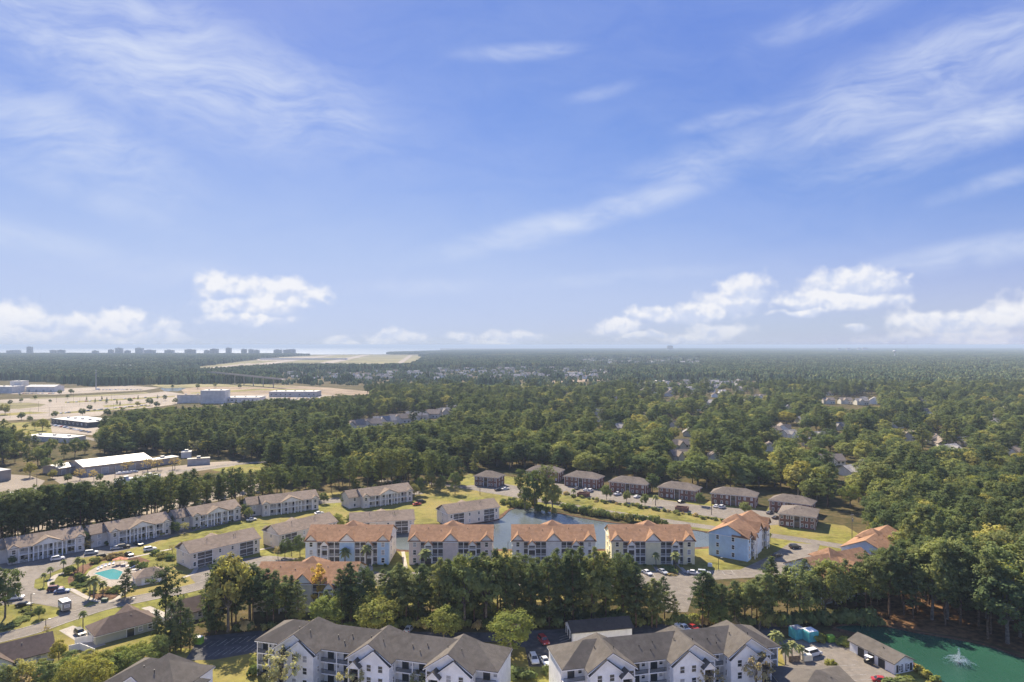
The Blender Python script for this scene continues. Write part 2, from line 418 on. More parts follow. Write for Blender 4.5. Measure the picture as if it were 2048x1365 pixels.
sheet('brick_flats_lot', [(1108,966),(1180,978),(1240,988),(1310,998),(1390,1010),(1440,1014),(1530,1022),(1570,1030),(1562,1050),(1530,1052),(1500,1046),(1420,1034),(1300,1016),(1200,1000),(1125,990)], .054, M_asph)
sheet('brick_flats_lot', [(930,972),(980,968),(1010,968),(1045,975),(1060,985),(1010,992),(960,984)], .056, M_asph)
sheet('flats_lot', [(600,1142),(840,1145),(1000,1147),(1290,1143),(1480,1140),(1545,1110),(1580,1086),(1640,1090),(1630,1118),(1600,1150),(1430,1160),(1390,1180),(1375,1225),(1325,1225),(1300,1176),(600,1172)], .05, M_asph)
sheet('front_lot', [(370,1322),(400,1274),(520,1262),(800,1264),(1000,1266),(1060,1262),(1130,1258),(1300,1250),(1430,1246),(1560,1250),(1560,1276),(1300,1288),(1115,1302),(1100,1334),(1058,1334),(1050,1296),(1000,1284),(540,1296),(520,1304),(430,1320)], .05, M_asphd)
sheet('front_lot', [(1558,1284),(1600,1272),(1660,1281),(1700,1288),(1740,1312),(1800,1356),(1850,1420),(1580,1420),(1570,1330)], .054, M_asph)
sheet('bounce_ground', [(-130,40),(120,40),(60,150),(-66,152),(-110,140)], .044, M_conc, world=True)  # unseen pale ground added to bounce sunlight onto the white fronts
# paths and aprons
ribbon('footpath', [(104,1176),(102,1164),(112,1152),(130,1146)], 2.0, .075, M_conc)
ribbon('footpath', [(366,1156),(385,1148),(395,1135),(410,1125),(440,1118),(520,1100),(560,1094)], 1.5, .075, M_conc)
ribbon('footpath', [(250,1118),(300,1108),(345,1098)], 1.5, .075, M_conc)
ribbon('footpath', [(140,1178),(190,1202),(230,1200),(262,1172)], 1.6, .08, M_conc)
sheet('pool_deck', [(168,1158),(178,1143),(206,1128),(246,1122),(280,1130),(300,1141),(288,1172),(238,1178),(204,1172)], .07, M_deck)
sheet('driveway', [(118,1262),(146,1252),(175,1262),(212,1290),(180,1300),(160,1288)], .066, M_conc)
sheet('driveway', [(282,1217),(300,1213),(345,1232),(345,1244)], .066, M_conc)
for (x0, y0, x1, y1) in [(700,1104,712,1142),(740,1104,742,1142),(806,1104,812,1140),(1262,1126,1275,1146),(1304,1126,1318,1146),(1352,1126,1372,1146)]:
    ribbon('footpath', [(x0, y0), (x1, y1)], 1.4, .08, M_conc)
sheet('mulch_bed', [(138,1172),(160,1158),(176,1140),(190,1128),(165,1130),(148,1142),(135,1158)], .045, M_mulch)
sheet('mulch_bed', [(178,1190),(206,1186),(238,1184),(240,1196),(196,1204)], .045, M_mulch)
sheet('mulch_bed', [(170,1130),(215,1110),(262,1108),(300,1122),(296,1128),(248,1119),(206,1123)], .045, M_mulch)
# painted bay lines
def bay_lines(name, a, b, n, vec, m=None, w=.14, z=.085):
    A, B = P(*a), P(*b)
    for i in range(n):
        t = i/(n-1); x, y = A[0]+(B[0]-A[0])*t, A[1]+(B[1]-A[1])*t
        ribbon('bay_line', [(x, y), (x+vec[0], y+vec[1])], w, z, m or M_worn, world=True)
bay_lines('bay', (196,1208), (140,1188), 6, (-5, -1.2))
bay_lines('bay', (415,1316), (516,1300), 8, (1.2, 4.6))
bay_lines('bay', (424,1284), (512,1272), 7, (-1.0, -4.2))
bay_lines('bay', (1674,1333), (1706,1362), 4, (5.0, .6))
bay_lines('bay', (1120,1286), (1118,1276), 3, (4.0, 3.0))
bay_lines('bay', (1250,1158), (1470,1150), 12, (0, 4.5))
# ------------------------------------------------------------------ the commercial land on the left, fields, airfield
sheet('pale_lot', [(-200,806),(0,800),(60,797),(200,793),(290,788),(330,783),(366,788),(372,806),(330,812),(300,816),(215,822),(200,832),(100,838),(0,842),(-200,850)], .05, M_lot)
sheet('pale_lot', [(-200,785),(0,788),(110,790),(290,781),(320,776),(260,772),(110,778),(-200,775)], .054, M_lot)
sheet('dry_verge', [(-100,808),(0,806),(60,806),(92,809),(80,814),(40,818),(0,819),(-100,822)], .1, M_dryg)
sheet('dry_verge', [(60,796),(200,790),(290,785),(300,787),(200,793),(60,799)], .1, M_dryg)
for pl in ([(110,826),(200,820),(300,811),(300,813),(200,823),(112,829)], [(130,804),(240,798),(350,792),(350,794),(240,801),(130,807)], [(0,828),(60,824),(100,826),(60,829),(0,833)], [(205,812),(290,806),(292,808),(210,815)], [(380,786),(520,778),(640,780),(640,782),(520,781),(384,790)]):
    sheet('dry_verge', pl, .1, M_grass)
sheet('bare_field', [(360,778),(440,770),(560,770),(660,776),(745,784),(735,792),(640,800),(540,806),(460,806),(380,800)], .05, M_sand)
sheet('dry_verge', [(300,770),(420,768),(500,768),(600,773),(560,775),(420,774),(330,777)], .1, M_dryg)
sheet('pale_lot', [(440,812),(450,792),(560,788),(650,790),(720,796),(640,806),(540,812)], .08, M_lot)
sheet('small_pond', [(318,777),(345,774),(372,777),(356,783),(330,783)], .08, M_pond)
sheet('office_lot', [(100,848),(130,842),(200,850),(200,872),(150,868),(104,866)], .05, M_lot)
sheet('lawn', [(-100,846),(30,846),(100,842),(105,866),(60,872),(-100,872)], .03, M_grass)
ribbon('street', [(-60,884),(30,882),(110,868),(180,878),(240,890),(300,900)], 7, .06, M_asph)
sheet('yard', [(-200,960),(0,948),(60,952),(90,962),(70,985),(0,1000),(-200,1010)], .05, M_lot)
sheet('yard', [(-200,1060),(0,1030),(150,1004),(300,985),(420,968),(520,952),(560,958),(520,985),(420,1005),(300,1028),(150,1050),(0,1075),(-200,1100)], .03, M_lot)
sheet('yard', [(100,955),(200,948),(330,935),(420,925),(480,922),(470,932),(360,948),(260,970),(190,975),(120,968)], .05, M_lot)
ribbon('street', [(330,946),(400,938),(460,930),(520,925),(560,922)], 7, .06, M_asph)
ribbon('street', [(0,998),(90,985),(180,972),(260,975),(330,962)], 6, .06, M_asph)
sheet('lawn', [(420,940),(480,930),(560,926),(560,940),(470,950)], .04, M_grass)
sheet('lawn', [(1560,1060),(1660,1075),(1690,1066),(1640,1045),(1580,1040)], .04, M_grass)
def far_sheet(name, poly, z, m, n=8):
    """a big far field, cut into strips so that it follows the curving ground"""
    pts = [P(*p) for p in poly]; ys = [p[1] for p in pts]; lo, hi = min(ys), max(ys); mb = MB()
    def cut(poly, y, keep_above):
        out = []
        for i in range(len(poly)):
            a, b = poly[i], poly[(i+1) % len(poly)]; ia, ib = (a[1] >= y) == keep_above, (b[1] >= y) == keep_above
            if ia: out.append(a)
            if ia != ib: t = (y-a[1])/(b[1]-a[1]); out.append((a[0]+(b[0]-a[0])*t, y))
        return out
    for i in range(n):
        a, b = lo+(hi-lo)*i/n, lo+(hi-lo)*(i+1)/n
        q = cut(cut(pts, a, True), b, False)
        if len(q) >= 3: mb.face([(x, y, z+zg(y)) for (x, y) in q])
    o = mb.build(name, m); o['kind'] = 'structure'; return o
far_sheet('airfield', [(300,742),(420,732),(500,722),(560,715),(640,711),(760,710),(846,711),(836,720),(822,729),(700,731),(560,731),(420,741)], .4, M_dryg)
for nm, pl in [('runway', [(655,711),(672,711),(530,731),(490,731)]), ('runway', [(726,710),(742,710),(650,731),(615,731)]), ('runway', [(818,711),(826,711),(806,727),(794,727)]),
               ('taxiway', [(470,731),(480,728),(812,728),(806,731)]), ('apron', [(515,718),(640,713),(650,715),(560,722),(515,722)]), ('taxiway', [(400,738),(500,727),(500,729),(410,741)])]:
    far_sheet(nm, pl, .9, M_lot)
far_sheet('field', [(960,770),(1090,768),(1120,772),(1000,777)], .2, M_dryg, 3)
far_sheet('field', [(1070,763),(1240,757),(1240,760),(1080,768)], .2, M_sand, 3)
# ------------------------------------------------------------------ vegetation
LEAF_K = 1.75
def leaf_mat(name, cols, trans=.36, var=.6):
    cols = [(p, tuple(min(.8, v*LEAF_K) for v in c)) for (p, c) in cols]
    m = bpy.data.materials.new(name); m.use_nodes = True; t = NT(m.node_tree); m.node_tree.nodes.clear()
    oi = t.n('ShaderNodeObjectInfo'); at = t.n('ShaderNodeAttribute'); at.attribute_name = 'tint'
    rp = t.n('ShaderNodeValToRGB'); r = rp.color_ramp; r.interpolation = 'LINEAR'
    while len(r.elements) < len(cols): r.elements.new(.5)
    for i, (p, c) in enumerate(cols): r.elements[i].position = p; r.elements[i].color = tuple(c)+(1,)
    t.L.new(oi.outputs['Random'], rp.inputs[0])
    k = t.math('ADD', 1-var*.5, t.math('MULTIPLY', at.outputs['Fac'], var))
    hs = t.n('ShaderNodeHueSaturation'); t.L.new(rp.outputs[0], hs.inputs['Color']); t.L.new(k, hs.inputs['Value'])
    hs.inputs['Saturation'].default_value = LEAF_SAT
    t.L.new(t.math('ADD', .492, t.math('MULTIPLY', at.outputs['Fac'], .03)), hs.inputs['Hue'])
    d = t.n('ShaderNodeBsdfDiffuse'); tr = t.n('ShaderNodeBsdfTranslucent'); mx = t.n('ShaderNodeMixShader')
    t.L.new(hs.outputs[0], d.inputs[0]); t.L.new(t.mix(1.0, hs.outputs[0], (1.15, 1.15, .6, 1), 'MULTIPLY'), tr.inputs[0])
    mx.inputs[0].default_value = trans; t.L.new(d.outputs[0], mx.inputs[1]); t.L.new(tr.outputs[0], mx.inputs[2])
    out = t.n('ShaderNodeOutputMaterial'); t.L.new(mx.outputs[0], out.inputs[0]); MATS[name] = m; return m
LEAF_SAT = .93
L_pine = leaf_mat('pine_needles', [(0, (.048, .066, .030)), (.4, (.078, .096, .038)), (.75, (.105, .120, .044)), (1, (.140, .145, .05))])
L_oak = leaf_mat('broad_leaves', [(0, (.065, .086, .034)), (.45, (.105, .125, .042)), (.8, (.16, .165, .05)), (1, (.24, .205, .055))])
L_yel = leaf_mat('yellowing_leaves', [(0, (.14, .155, .038)), (.6, (.18, .178, .042)), (1, (.235, .195, .042))], .45)
L_ygr = leaf_mat('yellow_green_leaves', [(0, (.115, .14, .038)), (.6, (.145, .162, .042)), (1, (.175, .175, .045))], .45)
L_org = leaf_mat('orange_leaves', [(0, (.34, .235, .05)), (1, (.38, .26, .055))], .45)
L_brn = leaf_mat('thin_brown_leaves', [(0, (.24, .19, .10)), (1, (.30, .22, .10))], .4)
L_olv = leaf_mat('olive_leaves', [(0, (.20, .195, .10)), (1, (.25, .225, .11))], .4)
L_shr = leaf_mat('shrub_leaves', [(0, (.075, .098, .034)), (.6, (.115, .13, .042)), (1, (.19, .17, .055))])
L_palm = leaf_mat('palm_fronds', [(0, (.12, .135, .05)), (1, (.19, .185, .07))], .2)
M_bark = mat('pine_bark', (.17, .115, .08), .95, var=.3, scale=2.0, spec=.05)
M_barkg = mat('grey_bark', (.20, .175, .15), .95, var=.25, scale=2.0, spec=.05)

def crown_mesh(name, clumps, m, rng, per=15, size=.5, flat=.8, center=None, sag=0.0):
    """clumps: (x,y,z,r). Each clump is a spray of leaf faces; normals lean outwards from the clump and the crown."""
    n = len(clumps); N = n*per
    c = np.array([q[:3] for q in clumps], float).repeat(per, 0); r = np.array([q[3] for q in clumps], float).repeat(per)
    g = np.random.default_rng(rng)
    d = g.normal(size=(N, 3)); d /= np.linalg.norm(d, axis=1)[:, None]
    rr = r*(g.random(N)**.45); pos = c+d*rr[:, None]*np.array([1, 1, flat])
    # each leaf face: a bent kite, facing outwards from its clump and crown and a little upwards
    if center is not None:
        o = pos-np.array(center, float); o /= np.maximum(np.linalg.norm(o, axis=1), 1e-6)[:, None]
        d = d*.55+o*.6+np.array([0, 0, .3])+g.normal(size=(N, 3))*.22; d /= np.linalg.norm(d, axis=1)[:, None]
    a = g.normal(size=(N, 3)); a -= (a*d).sum(1)[:, None]*d*.8; a /= np.linalg.norm(a, axis=1)[:, None]
    b = np.cross(d, a); b /= np.maximum(np.linalg.norm(b, axis=1), 1e-6)[:, None]
    s = size*(.55+.9*g.random(N))[:, None]
    v = np.empty((N, 4, 3)); v[:, 0] = pos-a*s*.62; v[:, 1] = pos+b*s*.42+d*s*.12; v[:, 2] = pos+a*s*.62-np.array([0, 0, sag]); v[:, 3] = pos-b*s*.42+d*s*.12
    v = v.reshape(-1, 3); f = np.arange(N*4).reshape(N, 4)
    me = bpy.data.meshes.new(name)
    me.vertices.add(N*4); me.vertices.foreach_set('co', v.ravel())
    me.loops.add(N*4); me.loops.foreach_set('vertex_index', f.ravel().astype(np.int32))
    me.polygons.add(N); me.polygons.foreach_set('loop_start', (np.arange(N)*4).astype(np.int32))
    try: me.polygons.foreach_set('loop_total', np.full(N, 4, np.int32))
    except Exception: pass
    me.update(calc_edges=True)
    at = me.attributes.new('tint', 'FLOAT', 'POINT')
    tc = g.random(n).repeat(per)*.7+g.random(N)*.3; at.data.foreach_set('value', tc.repeat(4).astype(np.float32))
    me.materials.append(m)
    return me
def trunk_mesh(name, pts, radii, limbs, m, n=7):
    mb = MB()
    for i in range(len(pts)-1): mb.tube(pts[i], pts[i+1], radii[i], radii[i+1], n, caps=(i == len(pts)-2))
    for (p0, p1, r) in limbs: mb.tube(p0, p1, r, r*.35, 5)
    return mb.mesh(name, m)
def pine(seed, H=21, base=.38, rad_=3.3, dens=1.0, kind='ovate', m=None, per=15, size=.55):
    R = random.Random(seed); lx, ly = R.uniform(-.6, .6), R.uniform(-.6, .6)
    def ax(z): t = z/H; return (lx*t*t*1.6, ly*t*t*1.6, z)
    cl, limbs = [], []
    nb = int(34*dens)
    for i in range(nb):
        t = (i+R.random())/nb; z = H*(base+(1-base)*t)
        if kind == 'ovate': pr = (math.sin(math.pi*min(1, .16+t*.86))**.75)
        elif kind == 'cone': pr = (1-t)**.8*1.05+.08
        elif kind == 'flat': pr = .35+.75*math.sin(math.pi*min(1, .05+t*.9))**.6 if t > .25 else .45
        else: pr = .8
        L = rad_*pr*R.uniform(.55, 1.18); a = i*2.4+R.uniform(-.6, .6); up = R.uniform(-.05, .3)
        p0 = ax(z); e = (p0[0]+L*math.cos(a), p0[1]+L*math.sin(a), z+L*up)
        if i % 2 == 0 and L > .9: limbs.append((ax(z-.3), e, .07))
        k = 1 if L < 1.2 else (2 if L < 2.3 else 3)
        for j in range(k):
            f = 1-.33*j+R.uniform(-.08, .08)
            cl.append((p0[0]+(e[0]-p0[0])*f+R.uniform(-.35, .35), p0[1]+(e[1]-p0[1])*f+R.uniform(-.35, .35), z+L*up*f+R.uniform(-.25, .35), R.uniform(.62, 1.05)*(1 if kind != 'flat' else 1.1)))
    cl.append((*ax(H-.4), .6)); cl.append((*ax(H-1.1), .8))
    me = crown_mesh('pine_crown', cl, m or L_pine, seed, per, size, .75, ax(H*(base+.42*(1-base))))
    pts = [ax(H*t) for t in (0, .25, .5, .75, .97)]; tk = trunk_mesh('pine_trunk', pts, [.26, .2, .16, .1, .04], limbs, M_bark)
    return me, tk
def broad(seed, H=12, rad_=4.2, base=.18, m=None, n=70, per=24, size=.5, lumpy=.35, open_=0.0, bark=None):
    R = random.Random(seed); cl, limbs = [], []
    cz = H*(base+(1-base)*.48); rz = H*(1-base)*.52
    lobes = [(R.gauss(0, 1), R.gauss(0, 1), R.gauss(0, .8)) for _ in range(9)]
    lobes = [tuple(v/math.sqrt(sum(c*c for c in l)) for v in l) for l in lobes]
    for i in range(n):
        while True:
            d = Vector((R.gauss(0, 1), R.gauss(0, 1), R.gauss(.15, 1))).normalized()
            if d.z > -.75: break
        lob = max(sum(d[k]*l[k] for k in range(3)) for l in lobes)
        s = (1-lumpy)+lumpy*max(0, lob)**2*1.25
        f = (R.uniform(.72, .96) if R.random() < .8 else R.uniform(.3, .7))*s
        p = (d.x*rad_*f, d.y*rad_*f, cz+d.z*rz*f)
        cl.append((*p, R.uniform(.7, 1.15)*rad_/4.2*(1-open_*.3)))
        if i % 7 == 0: limbs.append(((0, 0, H*base+R.uniform(0, H*.2)), p, .09*rad_/4))
    me = crown_mesh('crown', cl, m or L_oak, seed, per, size, .85, (0, 0, cz-rz*.2))
    tk = trunk_mesh('trunk', [(0, 0, 0), (.1, .05, H*.3), (0, .1, H*.62)], [.24*H/12, .17*H/12, .08*H/12], limbs, bark or M_barkg)
    return me, tk
def palm(seed, H=6.5, nf=26, L=2.1, fan=True):
    R = random.Random(seed); mb = MB(); tk = MB()
    bend = R.uniform(-.25, .25); P_ = [(bend*(t*t), 0, H*t) for t in (0, .33, .66, 1)]
    for i in range(3): tk.tube(P_[i], P_[i+1], .2-.02*i, .18-.02*i, 8)
    tk.lathe([(.16, H-.5), (.27, H-.25), (.2, H+.05)], 8, (bend, 0))
    for i in range(nf):
        a = i*2.39996; el = rad(75-115*(i/nf))+R.uniform(-.12, .12); l = L*R.uniform(.85, 1.1)
        prev = Vector((bend, 0, H)); d0 = Vector((math.cos(a)*math.cos(el), math.sin(a)*math.cos(el), math.sin(el))); side = Vector((-math.sin(a), math.cos(a), 0))
        seg = 5; pr = None
        for s in range(seg+1):
            t = s/seg; p = Vector((bend, 0, H))+d0*l*t+Vector((0, 0, -.55*l*t*t)); w = .46*math.sin(math.pi*min(1, .08+.9*t))*(1 if fan else .6)
            up = Vector((0, 0, .1*w))
            cur = (p-side*w-up*2, p, p+side*w-up*2)
            if pr: mb.face([pr[0], cur[0], cur[1], pr[1]]); mb.face([pr[1], cur[1], cur[2], pr[2]])
            pr = cur
    me = mb.mesh('fronds', L_palm); at = me.attributes.new('tint', 'FLOAT', 'POINT')
    at.data.foreach_set('value', [R.random() for _ in me.vertices])
    return me, tk.mesh('palm_trunk', M_barkg)
def shrub(seed, r=1.0, h=1.2, m=None, n=14, per=26, size=.26):
    R = random.Random(seed); cl = []
    for i in range(n):
        a = R.uniform(0, 6.283); f = math.sqrt(R.random())*.75; z = h*(.25+.6*R.random()*(1-f*.5))
        cl.append((math.cos(a)*r*f, math.sin(a)*r*f, z, R.uniform(.3, .48)*r))
    return crown_mesh('shrub_foliage', cl, m or L_shr, seed, per, size, .8, (0, 0, h*.2))

VAR = {}
for i in range(5): VAR['pine%d' % i] = pine(100+i, H=21, base=(.14, .24, .32, .10, .2)[i], rad_=(3.4, 3.8, 3.6, 3.1, 3.9)[i], kind='ovate', per=34, dens=(1.5, 1.45, 1.4, 1.5, 1.5)[i], size=.38)
for i in range(3): VAR['flat%d' % i] = pine(120+i, H=21, base=(.42, .5, .36)[i], rad_=(4.3, 3.9, 4.5)[i], kind='flat', per=34, dens=1.3, size=.38)
for i in range(2): VAR['cone%d' % i] = pine(140+i, H=16, base=.1, rad_=3.0, kind='cone', per=30, dens=1.5, size=.38)
for i in range(4): VAR['oak%d' % i] = broad(200+i, H=(13, 15, 11, 16)[i], rad_=(4.6, 4.2, 4.4, 5.0)[i], n=110, per=34, size=.40, lumpy=.45)
for i in range(3): VAR['yel%d' % i] = broad(220+i, H=(11, 13, 12)[i], rad_=(4.2, 4.0, 4.6)[i], m=L_yel, n=110, per=38, size=.34, lumpy=.38)
for i in range(2): VAR['ygr%d' % i] = broad(230+i, H=(11, 13)[i], rad_=(4.3, 4.4)[i], m=L_ygr, n=110, per=38, size=.34, lumpy=.4)
VAR['org0'] = broad(240, H=13, rad_=3.1, m=L_org, n=60, per=26, size=.4, lumpy=.5)
VAR['brn0'] = broad(250, H=9, rad_=3.4, m=L_brn, n=42, per=16, size=.34, lumpy=.5, open_=.6)
VAR['brn1'] = broad(251, H=8, rad_=3.0, m=L_olv, n=55, per=20, size=.32, lumpy=.5, open_=.6)
for i in range(2): VAR['palm%d' % i] = palm(300+i, (6.5, 5.2)[i], 28, (2.0, 2.2)[i])
BASEH = {}
for k, (c, t) in VAR.items():
    zs = np.empty(len(c.vertices)*3, np.float32); c.vertices.foreach_get('co', zs); BASEH[k] = float(np.percentile(zs[2::3], 99.7))
NAMES = {'pine': 'pine_tree', 'flat': 'pine_tree', 'cone': 'conifer_tree', 'oak': 'broadleaf_tree', 'yel': 'broadleaf_tree', 'org': 'broadleaf_tree', 'ygr': 'broadleaf_tree', 'brn': 'broadleaf_tree', 'palm': 'palm_tree'}
PROTO = {}
def tree(var, X, Y, H, label, group=None, w=1.0, rz=None, z=0.0, cat='tree'):
    k = H/BASEH[var]; base = var.rstrip('0123456789')
    o = thing(NAMES[base], label, 'palm' if base == 'palm' else cat, (X, Y, z), rnd.uniform(0, 6.28) if rz is None else rz, group)
    o.scale = (k*w, k*w, k); c = link('crown', VAR[var][0], o); t = link('trunk', VAR[var][1], o)
    PROTO.setdefault(var, (c, t)); return o
def tree_top(var, px, py_base, py_top, label, group=None, w=1.0):
    X, Y = P(px, py_base); H = CAM_H-(py_top-Y0)*Y/F; return tree(var, X, Y, H, label, group, w)
PINES = ['pine0', 'pine1', 'pine2', 'pine3', 'pine4', 'flat0', 'flat1']
def interp(prof, x):
    if x <= prof[0][0]: return prof[0][1]
    for (a, b) in zip(prof, prof[1:]):
        if x <= b[0]: return a[1]+(b[1]-a[1])*(x-a[0])/(b[0]-a[0])
    return prof[-1][1]
NEAR = []           # (X, Y, r) of everything planted or built near the camera, to keep the scatter off it
REST = []           # trees too deep in the woods to pick apart: they join the woods
def plant(var, X, Y, H, label, group, w=1.0, single=True):
    NEAR.append((X, Y, 2.0))
    if single or var not in PROTO: return tree(var, X, Y, H, label, group, w)
    REST.append((var, X, Y, H, w))
def size_word(H): return 'tallest' if H > 21.5 else ('tall' if H > 18.5 else ('middling' if H > 15 else 'shorter'))
ROWS = [(500, 'far left by the car park'), (615, 'before the cream orange-roofed flats'), (720, 'beside the orange tree'), (830, 'before the light blue flats'), (910, 'left of the beige flats centre'), (1000, 'right of the beige flats centre'), (1090, 'left before the pale grey flats'), (1200, 'right before the pale grey flats'), (1290, 'before the yellow flats, left of its steps'), (1365, 'low before the yellow flats car park'), (1460, 'right of the gap onto the car park'), (1580, 'between the gap and the teal skips')]
def where(px):
    for (x, t) in ROWS:
        if px < x: return t
    return ROWS[-1][1]
# --- the dense row of pines behind the front apartments
top_row = [(410,1165),(430,1120),(455,1105),(480,1112),(520,1122),(560,1128),(605,1140),(620,1165),(655,1165),(680,1142),(700,1127),(750,1120),(790,1120),(820,1138),(850,1128),(900,1112),(960,1105),(1000,1100),(1050,1106),(1100,1101),(1150,1094),(1190,1094),(1230,1101),(1270,1107),(1288,1148),(1330,1146),(1352,1168),(1365,1200),(1376,1150),(1400,1143),(1430,1154),(1460,1150),(1490,1160),(1530,1122),(1560,1115),(1600,1116),(1640,1122),(1680,1126),(1700,1120),(1740,1100),(1780,1080),(1820,1070),(1860,1060)]
GR1 = 'pines in the row behind the white front apartments'
def row(y_base, step, x0, x1, dtop, skip=()):
    x = x0
    while x < x1:
        px = x+rnd.uniform(-.35, .35)*step; pb = y_base+rnd.uniform(-5, 5); x += step*rnd.uniform(.8, 1.25)
        if any(a < px < b for (a, b) in skip): continue
        X, Y = P(px, pb); H = CAM_H-(interp(top_row, px)+dtop+rnd.uniform(-4, 26)-Y0)*Y/F
        if H < 7: continue
        v = rnd.choice(PINES[:5]) if rnd.random() < .86 else rnd.choice(['flat0', 'flat1', 'oak1'])
        plant(v, X, Y, H, '%s dark %s in the front row, %s' % (size_word(H), 'pine' if v[0] in 'pf' else 'tree', where(px)), GR1+' '+where(px), w=rnd.uniform(.9, 1.12)*min(1.25, 21/max(H, 12)))
row(1252, 27, 424, 1560, 0, skip=[(612,640),(1345,1378)])
row(1240, 30, 430, 1570, 0, skip=[(600,690),(1350,1380)])
row(1226, 34, 700, 1560, 4, skip=[(1270,1385)])
row(1208, 34, 840, 1290, 8)
# --- the wood on the right
GR2 = 'trees of the wood on the right'
def in_wood(X, Y):
    px, pb = pix(X, Y)
    if Y < 205: return px > 1545 and pb < interp([(1540,1244),(1700,1242),(1770,1244),(1840,1256),(1900,1266),(1980,1282),(2100,1310)], px)
    if Y < 236: return px > 1570 + (Y-205)*5
    if Y < 265: return px > 1800
    return px > 1752
for iy in range(0, 26):
    for ix in range(0, 30):
        X = 66+ix*5.9+rnd.uniform(-2.2, 2.2); Y = 186+iy*5.9+rnd.uniform(-2.2, 2.2)
        if not in_wood(X, Y) or Y > 335: continue
        px, pb = pix(X, Y)
        if px > 2120: continue
        hid = Y > 232 and rnd.random() < .25
        if hid: continue
        H = rnd.uniform(17.5, 23.5)
        if px < 1860 and Y < 236: H = min(H, CAM_H-(interp(top_row, px)+rnd.uniform(-5, 24)-Y0)*Y/F)
        if px > 1840 and Y < 215: H = rnd.uniform(20, 25)
        if Y > 262 and px < 1800: H = min(H, 17)
        v = rnd.choice(PINES+['pine1', 'flat2', 'oak0', 'oak1', 'oak3']) if rnd.random() < .93 else rnd.choice(['yel0', 'yel1'])
        if v.startswith('yel'): H *= .8
        zone = 'over the teal skips' if px < 1690 else ('above the storage building' if px < 1800 else ('behind the left half of the green pond' if px < 1900 else 'behind the fountain'))
        lab = '%s %s in the right-hand wood, %s' % (size_word(H), 'pine' if v[0] in 'pf' else ('leafy tree' if v[0] == 'o' else 'yellowing tree'), zone)
        plant(v, X, Y, H, lab, GR2+' '+zone, w=rnd.uniform(1.0, 1.3), single=Y < 216 and px < 2060)
def belt_under():
    x = -40
    while x < 915:
        x += rnd.uniform(14, 34)
        if 632 < x < 692: continue
        X, Y = P(x, interp(belt_base, x)+rnd.uniform(-6, 3)); REST.append((rnd.choice(['oak1', 'oak3', 'oak0']), X, Y, rnd.uniform(2.5, 6), 1.5))
# --- belt of pines behind the grey two-storey flats
GR3 = 'pines in the belt behind the grey two-storey flats'
belt_top = [(-40,985),(0,980),(100,966),(200,958),(300,948),(400,938),(500,934),(580,930),(640,920),(700,905),(760,895),(820,890),(880,900),(915,915)]
belt_base = [(-40,1112),(0,1105),(150,1078),(208,1068),(300,1052),(366,1041),(420,1030),(516,1010),(622,997),(690,990),(805,979),(915,970)]
for k, (dy, st) in enumerate(((0, 25), (-10, 24), (-21, 24), (-32, 30))):
    x = -40
    while x < 918:
        px = x+rnd.uniform(-6, 6); x += st*rnd.uniform(.75, 1.25)
        if 632 < px < 692 and k == 0: continue
        pb = interp(belt_base, px)+dy+rnd.uniform(-3, 3); X, Y = P(px, pb)
        H = CAM_H-(interp(belt_top, px)+rnd.uniform(-3, 24)-Y0)*Y/F
        H = max(11, min(24, H))
        if k > 1 and rnd.random() < .15:
            X2, Y2 = X+rnd.uniform(-3, 3), Y+rnd.uniform(-3, 3); REST.append((rnd.choice(['oak1', 'oak3']), X2, Y2, rnd.uniform(4, 7), 1.4))
        v = rnd.choice(['flat0', 'flat1', 'flat2', 'pine2', 'pine1', 'pine4']) if k < 2 else rnd.choice(['pine0', 'pine3', 'pine1', 'flat2', 'oak1', 'oak3'])
        bz = ['behind the leftmost flats', 'behind the second flats from the left', 'behind the third flats from the left', 'above the small lawn', 'beside the dark car park trees'][0 if px < 170 else (1 if px < 335 else (2 if px < 490 else (3 if px < 690 else 4)))]
        plant(v, X, Y, H, '%s pine in the belt %s' % (size_word(H), bz), GR3+' '+bz, w=rnd.uniform(1.05, 1.4), single=k < 2)
belt_under()
# ------------------------------------------------------------------ buildings: shared materials and pieces
def shingle(name, col, var=.10):
    def ex(t, c, co):
        sx = t.n('ShaderNodeSeparateXYZ'); t.L.new(co, sx.inputs[0])
        n = t.noise(t.vec('MULTIPLY', co, (1.2, 1.2, 6.0)), 1.6, 3, .7)
        st = t.noise(t.vec('MULTIPLY', co, (.5, .5, .08)), 1.0, 4, .6)
        c = t.mix(t.math('MULTIPLY', t.step(n, .35, .7), .35), c, tuple(v*.72 for v in col)+(1,))
        return t.mix(t.math('MULTIPLY', t.step(st, .48, .74), .32), c, tuple(v*.62 for v in col)+(1,))
    return mat(name, col, .95, var=var, scale=.8, spec=.12, extra=ex)
def siding(name, col, var=.05):
    def ex(t, c, co):
        st = t.noise(t.vec('MULTIPLY', co, (.9, .9, .12)), 1.0, 4, .6)
        return t.mix(t.math('MULTIPLY', t.step(st, .5, .8), .22), c, tuple(v*.72 for v in col)+(1,))
    return mat(name, col, .75, var=var, scale=.5, spec=.25, extra=ex)
S_grey, S_dark = shingle('grey_shingles', (0.130, 0.116, 0.100)), shingle('dark_shingles', (0.064, 0.060, 0.058))
S_orange, S_tan = shingle('orange_shingles', (0.312, 0.183, 0.109)), shingle('tan_shingles', (0.292, 0.228, 0.172))
S_brick, S_house = shingle('weathered_shingles', (0.176, 0.148, 0.125)), shingle('brown_grey_shingles', (0.144, 0.109, 0.090))
W_white = siding('white_siding', (.90, .885, .85)); W_blue = siding('blue_siding', (.47, .63, .79)); W_pale = siding('pale_blue_siding', (.70, .75, .80))
